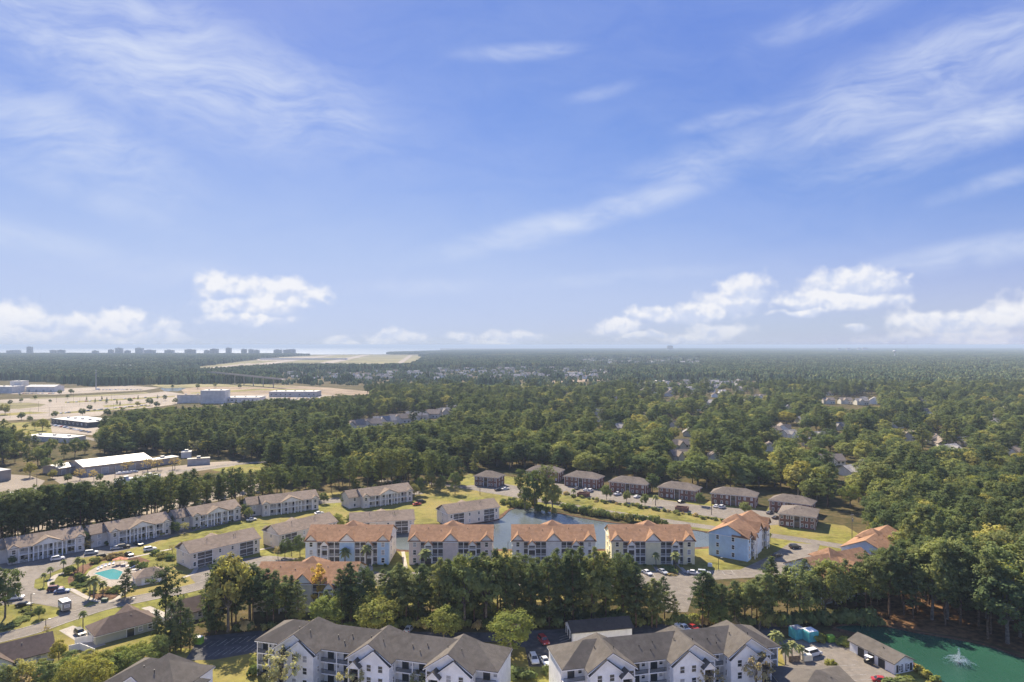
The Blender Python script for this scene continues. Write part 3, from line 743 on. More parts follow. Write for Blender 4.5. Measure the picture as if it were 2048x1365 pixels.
W_pink = siding('pinkish_beige_siding', (.78, .66, .57)); W_lilac = siding('pale_grey_siding', (.80, .78, .73)); W_yel = siding('pale_yellow_siding', (.84, .77, .52))
W_grey = siding('grey_siding', (.62, .58, .53)); W_beige = siding('beige_siding', (.72, .65, .56)); W_green = siding('sage_siding', (.46, .46, .36))
W_cream = siding('cream_siding', (.70, .66, .55))
def brick_ex(t, c, co):
    n = t.noise(t.vec('MULTIPLY', co, (1, 1, 3)), 2.5, 4, .7); return t.mix(t.step(n, .4, .7), c, (.15, .085, .068, 1))
W_brick = mat('red_brick', (.235, .125, .095), .9, var=.18, scale=.7, spec=.1, extra=brick_ex)
W_tanb = mat('tan_brick', (.42, .33, .25), .9, var=.12, scale=.7, spec=.1)
M_glass = mat('window_glass', (.035, .042, .05), .08, var=.15, scale=.4, spec=.6)
M_blind = mat('window_blind', (.42, .42, .42), .5, var=.12, scale=.6, spec=.5)
M_darkm = mat('dark_metal', (.045, .042, .042), .55, var=.15, spec=.4)
M_screen = mat('screen_mesh', (.12, .11, .105), .7, var=.15, scale=1.2, spec=.3)
M_grey = mat('grey_metal', (.40, .41, .42), .5, metal=.3, var=.1)
M_wood = mat('weathered_wood', (.22, .17, .125), .9, var=.2, scale=1.5)
M_metalroof = mat('pale_metal_roof', (.52, .47, .41), .5, var=.05, scale=.15, spec=.4)
M_block = mat('painted_block', (.44, .42, .40), .85, var=.1, scale=.4)

_cache = {}
def cached(key, fn):
    if key not in _cache: _cache[key] = fn()
    return _cache[key]
def frame_mesh(w, h, d=.1, t=.12, m=None):
    def f():
        mb = MB(); mb.box(-w/2-t, w/2+t, -d, 0.02, -t, 0); mb.box(-w/2-t, w/2+t, -d, .02, h, h+t)
        mb.box(-w/2-t, -w/2, -d, .02, 0, h); mb.box(w/2, w/2+t, -d, .02, 0, h); mb.box(-w/2, w/2, -d*.7, .02, h*.5-.04, h*.5+.04)
        return mb.mesh('window', m or M_trim)
    return cached(('fr', w, h, d, t, (m or M_trim).name), f)
def pane_mesh(w, h, m=None):
    def f():
        mb = MB(); mb.box(-w/2, w/2, -.03, .015, 0, h); return mb.mesh('pane', m or M_glass)
    return cached(('pn', w, h, (m or M_glass).name), f)
def window(root, x, y, z, w=1.0, h=1.5, rz=0.0, name='window', glass=None, fm=None):
    """a framed window in a wall whose outward side is local -y turned by rz"""
    o = link(name, frame_mesh(w, h, m=fm), root, (x, y, z), rz)
    link('pane', pane_mesh(w, h, glass or (M_glass if rnd.random() < .7 else M_blind)), o); return o
def door(root, x, y, z, w=1.0, h=2.1, rz=0.0, m=None, name='door'):
    def f():
        mb = MB(); mb.box(-w/2, w/2, -.06, .02, 0, h); return mb.mesh('door', m or M_darkm)
    def g():
        mb = MB(); mb.box(-w/2-.12, -w/2, -.09, .02, 0, h+.12); mb.box(w/2, w/2+.12, -.09, .02, 0, h+.12); mb.box(-w/2, w/2, -.09, .02, h, h+.12); return mb.mesh('door_frame', M_trim)
    o = link(name, cached(('dr', w, h, (m or M_darkm).name), f), root, (x, y, z), rz)
    link('frame', cached(('df', w, h), g), o); return o
def railing(root, x0, x1, y, z, m, h=1.0, gap=.16, depth=None):
    """posts and bars of one balcony rail"""
    key = ('rail', round(x1-x0, 2), m.name, h, gap, depth)
    def f():
        mb = MB(); L = x1-x0; mb.box(0, L, -.04, .04, h-.07, h); mb.box(0, L, -.03, .03, .08, .14)
        n = max(2, int(L/gap))
        for i in range(n+1): a = L*i/n; mb.box(a-.025, a+.025, -.02, .02, .14, h-.07)
        if depth:
            for xx in (0, L): mb.box(xx-.03, xx+.03, 0.04, depth, h-.07, h); mb.box(xx-.03, xx+.03, .04, depth, .08, .14)
        return mb.mesh('railing', m)
    return link('railing', cached(key, f), root, (x0, y, z))
def part_box(root, name, m, *boxes):
    mb = MB()
    for b in boxes: mb.box(*b)
    return mb.build(name, m, root)
def gable_slabs(mb, x0, x1, y0, y1, ze, zr, axis='x', t=.16, mi=0):
    """two roof slopes; axis = direction of the ridge"""
    if axis == 'x':
        ym = (y0+y1)/2
        mb.slab([(x0,y0,ze),(x1,y0,ze),(x1,ym,zr),(x0,ym,zr)], t, mi); mb.slab([(x0,ym,zr-.001),(x1,ym,zr-.001),(x1,y1,ze),(x0,y1,ze)], t, mi)
    else:
        xm = (x0+x1)/2
        mb.slab([(x0,y0,ze),(xm,y0,zr),(xm,y1,zr),(x0,y1,ze)], t, mi); mb.slab([(xm,y0,zr-.001),(x1,y0,ze),(x1,y1,ze),(xm,y1,zr-.001)], t, mi)
def hip(mb, x0, x1, y0, y1, ze, zr, run=None, ends=(True, True), t=.16):
    ym = (y0+y1)/2; run = (y1-y0)/2 if run is None else run
    a = x0+run if ends[0] else x0; b = x1-run if ends[1] else x1
    if a > b: a = b = (x0+x1)/2
    e = [(x0,y0,ze),(x1,y0,ze),(x1,y1,ze),(x0,y1,ze)]; r0, r1 = (a,ym,zr), (b,ym,zr)
    mb.face([e[0], e[1], r1, r0]); mb.face([e[2], e[3], r0, r1])
    mb.face([e[3], e[0], r0]); mb.face([e[1], e[2], r1])
    b_ = [(p[0], p[1], p[2]-t) for p in e]; mb.face(b_[::-1])
    for k in range(4): k2 = (k+1) % 4; mb.face([b_[k], b_[k2], e[k2], e[k]])
def eave_trim(mb, x0, x1, y0, y1, z, t=.28):
    """fascia boards just under the roof edge"""
    mb.box(x0-.03, x1+.03, y0-.03, y0+.05, z-t, z-.03); mb.box(x0-.03, x1+.03, y1-.05, y1+.03, z-t, z-.03)
    mb.box(x0-.03, x0+.05, y0+.05, y1-.05, z-t, z-.03); mb.box(x1-.05, x1+.03, y0+.05, y1-.05, z-t, z-.03)
def rake(mb, p0, p1, w=.26, d=.05):
    """white board along a gable edge (both ends at the same y)"""
    (x0, y, z0), (x1, _, z1) = p0, p1
    mb.slab([(x0, y-d, z0), (x1, y-d, z1), (x1, y+.02, z1), (x0, y+.02, z0)], w)
def vents(root, spots, m=None):
    for (x, y, z) in spots:
        def f():
            mb = MB(); mb.tube((0,0,-.2), (0,0,.45), .09, .09, 6); mb.tube((0,0,.4), (0,0,.52), .15, .15, 6); return mb.mesh('roof_vent', m or M_darkm)
        link('roof_vent', cached('vent', f), root, (x, y, z))
def keep(X, Y, r): NEAR.append((X, Y, r))

# ------------------------------------------------------------------ white three-storey apartments at the front
def white_apartments(label, X, Y, ang, gables, x0, x1, side):
    """gables: x of each cross gable; side: which side of the gable the lower nested gable sits"""
    root = thing('apartment_building', label, 'apartment building', (X, Y), rad(ang)); E, Rg, hw, rec, dp = 8.9, 12.8, 5.5, 2.4, 14.2
    # walls
    mb = MB(); mb.box(x0, x1, rec+1.7, dp, 0, E-.02)
    for g in gables: mb.prism([(g-hw, 0), (g+hw, 0), (g+hw, E-.1), (g, Rg-.22), (g-hw, E-.1)], 0, 6.5)
    # end walls flanking the end balconies
    mb.box(x0, x0+.25, rec+.01, rec+1.72, 0, E-.03) if side > 0 else mb.box(x1-.25, x1, rec+.01, rec+1.72, 0, E-.03)
    mb.build('wall', W_white, root)
    # nested lower gable, projecting, with its own roof strip
    for g in gables:
        s = side; c = g+s*1.6; w2 = 3.9; z1 = 9.55; pk = 11.7; y = -.9
        mb = MB(); mb.prism([(c-w2, 0), (c+w2, 0), (c+w2, E-.5), (c, pk-.4), (c-w2, E-.5)], y, .05); mb.build('projecting_bay', W_white, root)
        mb = MB(); sl = (pk-E+.3)/w2
        for q in (-1, 1):
            a = (c+q*(w2+.3), y-.25, pk-.1-sl*(w2+.3)); b = (c, y-.25, pk-.1)
            pts = [a, b, (b[0], .12, b[2]), (a[0], .12, a[2])]
            mb.slab(pts if q < 0 else [pts[1], pts[0], pts[3], pts[2]], .12)
        mb.build('bay_roof', S_dark, root)
        mb = MB()
        for q in (-1, 1): rake(mb, (c+q*(w2+.3), y-.27, pk-.24-sl*(w2+.3)), (c, y-.27, pk-.24))
        mb.build('bay_fascia', M_trim, root)
        # stair porch with a small gabled roof
        px_ = g-s*2.9; pw = 1.35; py = -2.1
        mb = MB(); mb.box(px_-pw, px_-pw+.22, py, .02, 0, 7.4); mb.box(px_+pw-.22, px_+pw, py, .02, 0, 7.4)
        mb.prism([(px_-pw, 7.3), (px_+pw, 7.3), (px_+pw, 7.7), (px_, 9.0), (px_-pw, 7.7)], py, .03); mb.build('stair_porch', W_white, root)
        part_box(root, 'stairwell_shade', M_darkm, (px_-pw+.23, px_+pw-.23, -.35, -.01, .1, 7.25))  # solid dark block standing in for the shade inside the stairwell
        part_box(root, 'stair_landing', M_conc, (px_-pw+.24, px_+pw-.24, py+.1, -.36, 2.7, 2.9), (px_-pw+.24, px_+pw-.24, py+.1, -.36, 5.55, 5.75))
        for z in (2.9, 5.75): railing(root, px_-pw+.24, px_+pw-.24, py+.15, z, M_darkm)
        mb = MB(); gable_slabs(mb, px_-pw-.3, px_+pw+.3, py-.3, 1.6 if False else .3, 7.62, 9.2, 'y', .14); mb.build('porch_roof', S_grey, root)
        mb = MB()
        for q in (-1, 1): rake(mb, (px_+q*(pw+.3), py-.32, 7.5), (px_, py-.32, 9.05), .2)
        mb.build('porch_fascia', M_trim, root)
        # windows on the gable wall and the projecting bay
        for fl in range(3):
            z = .95+2.85*fl
            window(root, c+s*1.7-s*.0, y, z, 1.05, 1.5); window(root, c-s*1.2, y, z, 1.05, 1.5)
            window(root, g-s*4.7, 0, z, .95, 1.4)
            window(root, g+hw if s > 0 else g-hw, 1.2, z, .5, 1.3, rz=rad(90 if s > 0 else -90))
    # balconies in the recessed bays
    cuts = [x0]+[v for g in gables for v in (g-hw, g+hw)]+[x1]
    for k in range(0, len(cuts), 2):
        a, b = cuts[k]+.03, cuts[k+1]-.03; n = 2 if b-a > 6.6 else 1; w = (b-a)/n
        for i in range(n):
            u, v = a+i*w, a+(i+1)*w
            for fl in range(3):
                z = 2.85*fl
                part_box(root, 'balcony_floor', M_trim, (u+.06, v-.06, rec+.02, rec+1.69, z-.22 if fl else 0.01, z+.03))
                railing(root, u+.12, v-.12, rec+.08, z+.03, M_darkm)
                door(root, (u+v)/2-.3, rec+1.7, z+.05, 1.7, 2.05, m=M_glass, name='sliding_door')
                if w > 3: window(root, v-.75, rec+1.7, z+1.0, .8, 1.1)
            if i: part_box(root, 'column', M_trim, (u-.13, u+.13, rec+.0, rec+.26, 0, E-.04))
        part_box(root, 'beam', M_trim, (a, b, rec-.03, rec+.2, E-.5, E-.06))
    # roofs
    mb = MB(); hip(mb, x0-.4, x1+.4, rec-.45, dp+.45, E, 12.4, run=7.0); mb.build('main_roof', S_grey, root)
    mb = MB(); eave_trim(mb, x0-.36, x1+.36, rec-.41, dp+.41, E-.12); mb.build('fascia', M_trim, root)
    for g in gables:
        mb = MB(); y1 = dp+.3; yr = dp-3.6; h = hw+.45; ze = E-.12; sl = (Rg-ze)/h
        for q in (-1, 1):
            pts = [(g+q*h, -.55, ze), (g, -.55, Rg), (g, yr, Rg), (g+q*h, y1, ze)]
            mb.slab(pts if q < 0 else pts[::-1], .16)
        mb.slab([(g-h, y1, ze), (g, yr, Rg-.002), (g+h, y1, ze)], .16)
        mb.build('gable_roof', S_grey, root)
        mb = MB()
        for q in (-1, 1): rake(mb, (g+q*h, -.57, ze-.17), (g, -.57, Rg-.17))
        mb.build('gable_fascia', M_trim, root)
    sp = []
    for g in gables: sp += [(g+1.8, 4.0, 11.7), (g-2.2, 5.6, 11.4)]
    for a, b in zip(gables, gables[1:]): sp += [(a+(b-a)*.44, 5.4, 10.7), (a+(b-a)*.56, 4.2, 10.1), (a+(b-a)*.62, 6.0, 11.1)]
    vents(root, sp)
    for i in range(12): keep(X+math.cos(rad(ang))*(x0+(x1-x0)*i/11)-math.sin(rad(ang))*7, Y+math.sin(rad(ang))*(x0+(x1-x0)*i/11)+math.cos(rad(ang))*7, 9)
    return root
white_apartments('white three-storey apartment building with grey cross gables, dark balconies, descending to the right', -52.1, 163.7, -15.3, [0, 19.6, 39.2], -12.2, 49.8, 1)
white_apartments('white three-storey apartment building with grey cross gables beside the white garage block', 22.6, 153.9, 12.7, [0, 20.0, 34.6], -10.8, 43.6, -1)
# ------------------------------------------------------------------ orange-roofed three-storey flats
def orange_flats(label, X, Y, ang, wall_main, wall_mid=None, wall_right=None, L=31.0, dp=17.0, side_wall=None):
    """front wall centre at (X, Y)"""
    root = thing('apartment_building', label, 'apartment building', (X, Y), rad(ang)); E, Rg, h = 8.9, 12.8, L/2
    wall_mid = wall_mid or wall_main; wall_right = wall_right or wall_main; side_wall = side_wall or wall_main
    mb = MB(); mb.prism([(2.6, 0), (dp, 0), (dp, E-.1), (dp/2, Rg-.24), (2.6, E-.1+.95)], -h+.02, h-.02, axis='x'); mb.build('wall', side_wall, root)
    part_box(root, 'left_bay', wall_main, (-h, -h+4.2, 0, 2.7, 0, E-.06)); part_box(root, 'right_bay', wall_right, (h-4.2, h, 0, 2.7, 0, E-.06))
    part_box(root, 'centre_bay', wall_mid, (-2.75, 2.75, -.25, 2.7, 0, E-.06))
    for s in (-1, 1):
        xs = [s*11.27, s*9.55, s*6.85, s*4.8, s*2.78]
        for fl in range(3):
            z = 2.95*fl
            for (a, b) in ((xs[0], xs[1]), (xs[2], xs[3]), (xs[3], xs[4])):
                u, v = min(a, b)+.02, max(a, b)-.02
                part_box(root, 'balcony_floor', M_trim, (u, v, .35, 2.58, z-.2 if fl else .01, z+.05))
                railing(root, u+.1, v-.1, .45, z+.05, M_trim, gap=.2)
                part_box(root, 'screen', M_screen, (u+.1, v-.1, .62, .66, z+.06, z+2.6))
        for x in xs: part_box(root, 'column', M_trim, (x-.14, x+.14, .18, .44, 0, E-.08))
        # stair porch
        c = s*8.2; w = 1.3
        for q in (-1, 1): part_box(root, 'porch_column', M_trim, (c+q*w-.15, c+q*w+.15, -1.4, -1.1, 0, 7.5))
        for fl in range(1, 3):
            part_box(root, 'stair_landing', M_trim, (c-w+.16, c+w-.16, -1.3, .6, 2.95*fl-.2, 2.95*fl)); railing(root, c-w+.16, c+w-.16, -1.25, 2.95*fl, M_trim)
        part_box(root, 'stair_wall', M_screen, (c-w+.1, c+w-.1, .9, 1.0, 0, E-.4))
        mb = MB(); mb.prism([(c-w-.2, 7.4), (c+w+.2, 7.4), (c, 9.15)], -1.42, .3); mb.build('porch_gable', M_trim, root)
        mb = MB(); gable_slabs(mb, c-w-.55, c+w+.55, -1.75, 1.4, 7.45, 9.5, 'y', .12); mb.build('porch_roof', S_orange, root)
        # windows in the end bays
        for fl in range(3):
            window(root, s*(h-2.1), 0, 2.95*fl+.8, 1.1, 1.7)
        for fl in range(3):
            for yy in (5.5, 11.5): window(root, s*h, yy, 2.95*fl+.9, 1.0, 1.5, rz=rad(90*s))
    # roof
    mb = MB(); gable_slabs(mb, -h-.45, h+.45, -.55, dp+.55, E-.05, Rg, 'x', .17); mb.build('main_roof', S_orange, root)
    mb = MB(); eave_trim(mb, -h-.4, h+.4, -.5, dp+.5, E-.2, .2); mb.build('fascia', M_trim, root)
    mb = MB()
    for s in (-1, 1): gable_slabs(mb, s*(h-2.1)-2.6, s*(h-2.1)+2.6, -.75, 6.0, 8.8, 11.35, 'y', .14); mb.build('gable_roof', S_orange, root); mb = MB()
    gable_slabs(mb, -3.3, 3.3, -.95, 7.2, 8.75, 11.95, 'y', .14); mb.build('gable_roof', S_orange, root)
    mb = MB()
    for (c, w, y, z0, z1) in ((-(h-2.1), 2.2, -.12, E-.3, 11.0), (h-2.1, 2.2, -.12, E-.3, 11.0), (0, 2.85, -.38, E-.35, 11.55)):
        mb.prism([(c-w, z0), (c+w, z0), (c, z1)], y, 1.2)
        mb.build('gable_face', M_trim, root); mb = MB()
    for (c, w, y) in ((-(h-2.1), 2.3, -.4), (h-2.1, 2.3, -.4), (0, 2.95, -.62)): part_box(root, 'gable_ledge', M_trim, (c-w, c+w, y, .3, E-.52, E-.36))
    mb = MB(); hip(mb, -4.6, 4.6, dp*.6-4.6, dp*.6+4.6, 11.1, 14.1); mb.build('roof_peak', S_orange, root)
    vents(root, [(-9, 6.4, 11.6), (-4, 5.2, 11.1), (6, 6.2, 11.5), (11, 5.4, 11.2)])
    for i in range(8): keep(X+math.cos(rad(ang))*(-h+L*i/7)-math.sin(rad(ang))*8, Y+math.sin(rad(ang))*(-h+L*i/7)+math.cos(rad(ang))*8, 10)
    return root
orange_flats('orange-roofed three-storey flats painted light blue, beside the beige-fronted flats', -61.5, 254.5, 0, W_pale, W_blue, W_blue, side_wall=W_lilac)
orange_flats('orange-roofed three-storey flats with a pinkish beige front', -22.9, 254.5, 0, W_pink)
orange_flats('orange-roofed three-storey flats with a pale grey front, pond on both sides', 15.6, 254.8, 0, W_lilac)
orange_flats('orange-roofed three-storey flats with a pale yellow front', 52.7, 254.8, 0, W_yel)
orange_flats('orange-roofed blue flats turned gable end on, right of the yellow flats', 97.5, 269.5, 54, W_blue, W_pale, W_pale, L=29, dp=15)
orange_flats('orange-roofed flats half hidden behind the wood, beside the utility pole', 140.5, 246.5, 47, W_pale, L=28, dp=16)
orange_flats('orange roof with a low ridge just above the pines on the right', 110.2, 221.0, 26, W_pale, L=27, dp=15)
orange_flats('orange-roofed cream flats standing behind the left pines, orange tree in front', -64.2, 209.6, 0, W_cream)
# ------------------------------------------------------------------ grey two-storey flats with porticos
def grey_flats(label, X, Y, ang, L=25.0, dp=12.0, wall=None, wing=True, roof=None):
    """front (portico) wall starts at (X, Y) and runs along ang; back has screened porches"""
    root = thing('apartment_building', label, 'apartment building', (X, Y), rad(ang)); E, Rg = 5.8, 8.9; wall = wall or W_grey; roof = roof or S_tan
    mb = MB(); mb.prism([(2.0, 0), (dp-1.6, 0), (dp-1.6, E+.1), (dp/2, Rg-.22), (2.0, E+.1)], .02, L-.02, axis='x')
    mb.build('wall', wall, root)
    part_box(root, 'end_bay', wall, (0, 3.2, 0, 2.1, 0, E-.05)); part_box(root, 'end_bay', wall, (L-3.2, L, 0, 2.1, 0, E-.05))
    # rear bays between screened porches
    segs = [(0, 2.6), (7.0, L/2-.2), (L/2+.2, L-7.0), (L-2.6, L)]
    for (a, b) in ((0, 2.6), (8.2, L-8.2), (L-2.6, L)): part_box(root, 'rear_bay', wall, (a, b, dp-1.7, dp, 0, E-.05))
    for (a, b) in ((2.6, 5.4), (5.4, 8.2), (L-8.2, L-5.4), (L-5.4, L-2.6)):
        for z in (0, 2.9):
            part_box(root, 'porch_floor', M_trim, (a+.03, b-.03, dp-1.58, dp-.04, z-.15 if z else .01, z+.06))
            part_box(root, 'screen', M_screen, (a+.1, b-.1, dp-.22, dp-.18, z+.07, z+2.55))
            part_box(root, 'rail', M_trim, (a+.1, b-.1, dp-.14, dp-.06, z+.95, z+1.05))
        for xx in (a, b): part_box(root, 'porch_post', M_trim, (xx-.08, xx+.08, dp-.15, dp+.02, 0, E-.1))
    # two-storey porch along the front
    n = 6; w = (L-6.4)/n
    for i in range(n+1):
        x = 3.2+i*w; part_box(root, 'column', M_trim, (x-.17, x+.17, -.1, .24, 0, E-.06))
    for i in range(n):
        a, b = 3.2+i*w, 3.2+(i+1)*w
        part_box(root, 'porch_floor', M_trim, (a+.02, b-.02, .05, 1.98, 2.7, 2.95)); railing(root, a+.18, b-.18, .08, 2.95, M_trim, gap=.22)
        railing(root, a+.18, b-.18, .08, .05, M_trim, gap=.22, h=.8)
        for z in (.05, 2.98):
            if i % 2: door(root, (a+b)/2, 2.0, z, 1.0, 2.1)
            else: window(root, (a+b)/2, 2.0, z+.8, 1.2, 1.3)
    for x in (1.6, L-1.6):
        for z in (.8, 3.6): window(root, x, 0, z, 1.1, 1.5)
        for z in (.8, 3.7): window(root, x, dp, z, .9, 1.4, rz=math.pi)
    for x in (L/2-2.4, L/2+2.4):
        for z in (.8, 3.7): window(root, x, dp, z, .8, 1.3, rz=math.pi)
    if L > 5:
        for z in (.9, 3.7): window(root, 0, dp*.5, z, .8, 1.2, rz=rad(-90)); window(root, L, dp*.5, z, .8, 1.2, rz=rad(90))
    mb = MB(); gable_slabs(mb, -.45, L+.45, -.5, dp+.5, E, Rg, 'x', .17); mb.build('main_roof', roof, root)
    mb = MB(); eave_trim(mb, -.4, L+.4, -.45, dp+.45, E-.14, .22); mb.build('fascia', M_trim, root)
    c = L/2; hw = 5.0
    mb = MB(); gable_slabs(mb, c-hw-.4, c+hw+.4, -1.1, 4.6, E-.05, 8.2, 'y', .15)
    mb.build('portico_roof', roof, root)
    for x in (1.6, L-1.6): mb = MB(); gable_slabs(mb, x-2.0, x+2.0, -.7, 3.2, E-.06, 7.2, 'y', .13); mb.build('bay_roof', roof, root)
    mb = MB(); mb.prism([(c-hw, E-.25), (c+hw, E-.25), (c, 7.85)], -.75, 1.0); mb.build('pediment', W_lilac, root)
    for x in (1.6, L-1.6): mb = MB(); mb.prism([(x-1.75, E-.2), (x+1.75, E-.2), (x, 6.95)], -.35, .8); mb.build('bay_gable', W_lilac, root)
    for x in (c-hw+.3, c-1.7, c+1.7, c+hw-.3): part_box(root, 'column', M_trim, (x-.2, x+.2, -.7, -.3, 0, E-.24))
    if wing:
        mb = MB(); mb.prism([(3.4, 0), (dp+1.4, 0), (dp+1.4, E-.3), (dp/2+2.4, 8.0), (3.4, E-.3)], -6.0, 0, axis='x'); mb.build('wing', wall, root)
        mb = MB(); gable_slabs(mb, -6.45, .3, 2.9, dp+1.9, E-.3, 8.35, 'x', .16); mb.build('wing_roof', roof, root)
        for z in (.8, 3.6): window(root, -3, 3.4, z, 1.1, 1.4); window(root, -3, dp+1.4, z, 1.1, 1.4, rz=math.pi)
    vents(root, [(L*.3, dp*.5+2.0, 8.2), (L*.33, dp*.5+2.4, 8.0), (L*.7, dp*.5+1.6, 8.4)])
    for i in range(6): keep(X+math.cos(rad(ang))*L*i/5-math.sin(rad(ang))*6, Y+math.sin(rad(ang))*L*i/5+math.cos(rad(ang))*6, 8)
    return root
def along(a, b, z):
    A, B = P(a[0], a[1], z), P(b[0], b[1], z); return A, math.degrees(math.atan2(B[1]-A[1], B[0]-A[0])), math.hypot(B[0]-A[0], B[1]-A[1])
for lab, a, b in [('grey two-storey flats with a white portico at the left edge of the picture', (17,1099.5), (169,1072.7)),
                  ('grey two-storey flats with a white portico, second from the left along the pines', (221,1065), (341.5,1042)),
                  ('grey two-storey flats with a white portico, third from the left along the pines', (386,1033.3), (481,1015.5)),
                  ('grey two-storey flats with a white portico above the small lawn', (525,1009.4), (637,995.7)),
                  ('grey two-storey flats with a white portico beside the dark car park trees', (726,994.3), (825,980.7))]:
    A, an, L = along(a, b, 5.8); grey_flats(lab, A[0], A[1], an, L)
for lab, a, b in [('tan-roofed two-storey flats seen from the back, nearest the swimming pool', (353,1094.3), (490,1065)),
                  ('tan-roofed two-storey flats seen from the back, next behind the pool flats', (526.5,1060), (641,1034)),
                  ('tan-roofed two-storey flats seen from the back, half hidden by two round trees', (700,1033), (823,1025.8)),
                  ('tan-roofed two-storey flats seen from the back, on the lawn by the pond', (873.8,1017.6), (973.6,1004))]:
    A, an, L = along(b, a, 5.8); grey_flats(lab, A[0], A[1], an, L, wall=W_beige, wing=False)
# ------------------------------------------------------------------ brick two-storey flats with hip roofs
def brick_flats(label, X, Y, ang, L=20.0, dp=10.5):
    root = thing('apartment_building', label, 'apartment building', (X, Y), rad(ang)); E = 5.7
    mb = MB(); mb.box(0, L, 2.0, dp, 0, E-.02); mb.box(0, L/2-1.5, 0, 2.01, 0, E-.03); mb.box(L/2+1.5, L, 0, 2.01, 0, E-.03); mb.build('wall', W_brick, root)
    part_box(root, 'stair_wall', W_tanb, (L/2-1.48, L/2+1.48, 1.9, 2.0, 0, E-.05)); part_box(root, 'landing', M_conc, (L/2-1.46, L/2+1.46, .1, 1.88, 2.65, 2.85))
    railing(root, L/2-1.4, L/2+1.4, .15, 2.85, M_darkm, gap=.2)
    for x in (L/2-1.3, L/2+1.3): part_box(root, 'post', M_trim, (x-.1, x+.1, .02, .22, 0, E-.04))
    for x in (L*.09, L*.24, L*.36, L*.64, L*.76, L*.91):
        for z in (.85, 3.65): window(root, x, 0, z, .85, 1.25, glass=M_blind if rnd.random() < .25 else M_glass)
    for yy in (dp*.3, dp*.72):
        for z in (.75, 3.55): window(root, L, yy, z, .9, 1.4, rz=rad(90)); window(root, 0, yy, z, .9, 1.4, rz=rad(-90))
    for x in (.25, L-.25): part_box(root, 'downspout', M_trim, (x-.07, x+.07, -.1, -.005, 0, E-.1))
    mb = MB(); hip(mb, -.6, L+.6, -.6, dp+.6, E, 8.5); mb.build('roof', S_brick, root)
    mb = MB(); eave_trim(mb, -.58, L+.58, -.58, dp+.58, E-.1, .2); mb.build('fascia', M_trim, root)
    vents(root, [(L*.4, dp*.3, 7.2), (L*.6, dp*.34, 7.5)])
    for i in range(4): keep(X+math.cos(rad(ang))*L*i/3-math.sin(rad(ang))*5, Y+math.sin(rad(ang))*L*i/3+math.cos(rad(ang))*5, 7)
    return root
for lab, a, b in [('brick two-storey flats with grey hip roof behind the round green tree', (1218.8,962.9), (1292,970)),
                  ('brick two-storey flats with grey hip roof, third from the tall pond trees', (1317,973.8), (1391,982)),
                  ('brick two-storey flats with grey hip roof beside the round bush', (1422.5,986), (1511.4,994.3)),
                  ('brick two-storey flats with grey hip roof just right of the tall pond trees', (1128.5,952), (1194,958.8)),
                  ('brick two-storey flats whose grey roof shows behind the tall pond trees', (1053,941), (1118,945.5)),
                  ('brick flats with grey hip roof tucked behind the nearest brick flats', (1538.8,1000), (1622,1010.5))]:
    A, an, L = along(a, b, 5.7); brick_flats(lab, A[0], A[1], an, L)
A, an, L = along((1557.5,1027), (1631,1035), 5.7); brick_flats('brick two-storey flats with grey hip roof nearest the blue orange-roofed flats', A[0], A[1], an, L, 17)
A, an, L = along((949,952), (994,956), 5.7); brick_flats('brick two-storey flats with grey hip roof standing alone left of the pond trees', A[0], A[1], an, L, 10)
# ------------------------------------------------------------------ smaller near buildings
r_ = white_apartments('white apartment building with grey roof cut off by the bottom edge, left of the lawn', -79.5, 143.2, -13, [0], -9.5, 8.5, 1)
mb = MB(); mb.box(8.55, 11.6, 4.2, 8.4, 0, 8.2); mb.build('balcony_tower', W_white, r_)
mb = MB(); mb.slab([(8.3, 3.8, 8.35), (12.0, 3.8, 8.35), (12.0, 8.8, 9.0), (8.3, 8.8, 9.0)], .16); mb.build('tower_roof', S_dark, r_)
def house(label, X, Y, ang, L, dp, E, Rg, wall, roof, kind='hip', name='house', cat='house', wing=None, wins=((.2,), (.5,), (.8,)), hw=(1.0, 1.3), detail=True, group=None):
    root = thing(name, label, cat, (X, Y, zg(Y)), rad(ang), group)
    mb = MB()
    if kind == 'hip': mb.box(0, L, 0, dp, 0, E-.02)
    else: mb.prism([(0, 0), (dp, 0), (dp, E-.05), (dp/2, Rg-.24), (0, E-.05)], 0, L, axis='x')
    mb.build('wall', wall, root)
    mb = MB()
    if kind == 'hip': hip(mb, -.5, L+.5, -.5, dp+.5, E, Rg)
    else: gable_slabs(mb, -.45, L+.45, -.5, dp+.5, E-.08, Rg, 'x', .18)
    mb.build('roof', roof, root)
    if wing:
        a, b, d, rz_ = wing      # a gable turned to the front between x = a and b, standing out by d
        mb = MB(); mb.prism([(a, 0), (b, 0), (b, E-.05), ((a+b)/2, rz_-.25), (a, E-.05)], -d, dp*.4); mb.build('front_wing', wall, root)
        mb = MB(); gable_slabs(mb, a-.4, b+.4, -d-.45, dp*.5, E-.1, rz_, 'y', .16); mb.build('wing_roof', roof, root)
    if detail:
        if kind == 'hip': mb = MB(); eave_trim(mb, -.48, L+.48, -.48, dp+.48, E-.1, .2); mb.build('fascia', M_trim, root)
        for (f,) in wins: window(root, L*f, 0, .8, hw[0], hw[1])
        for f in (.3, .7): window(root, L, dp*f, .8, .9, 1.2, rz=rad(90)); window(root, 0, dp*f, .8, .9, 1.2, rz=rad(-90))
        vents(root, [(L*.62, dp*.36, E+(Rg-E)*.62)])
    for i in range(3): keep(X+math.cos(rad(ang))*L*i/2-math.sin(rad(ang))*dp*.5, Y+math.sin(rad(ang))*L*i/2+math.cos(rad(ang))*dp*.5, dp*.55+2)
    return root
r_ = house('single-storey sage green house with dark hip roof beside the palm', -113.4, 186.0, 44.5, 15.5, 9, 2.7, 5.6, W_green, S_house, wins=((.72,), (.88,)))
door(r_, 8.6, 0, .05, 1.9, 2.1, m=M_glass, name='sliding_door')
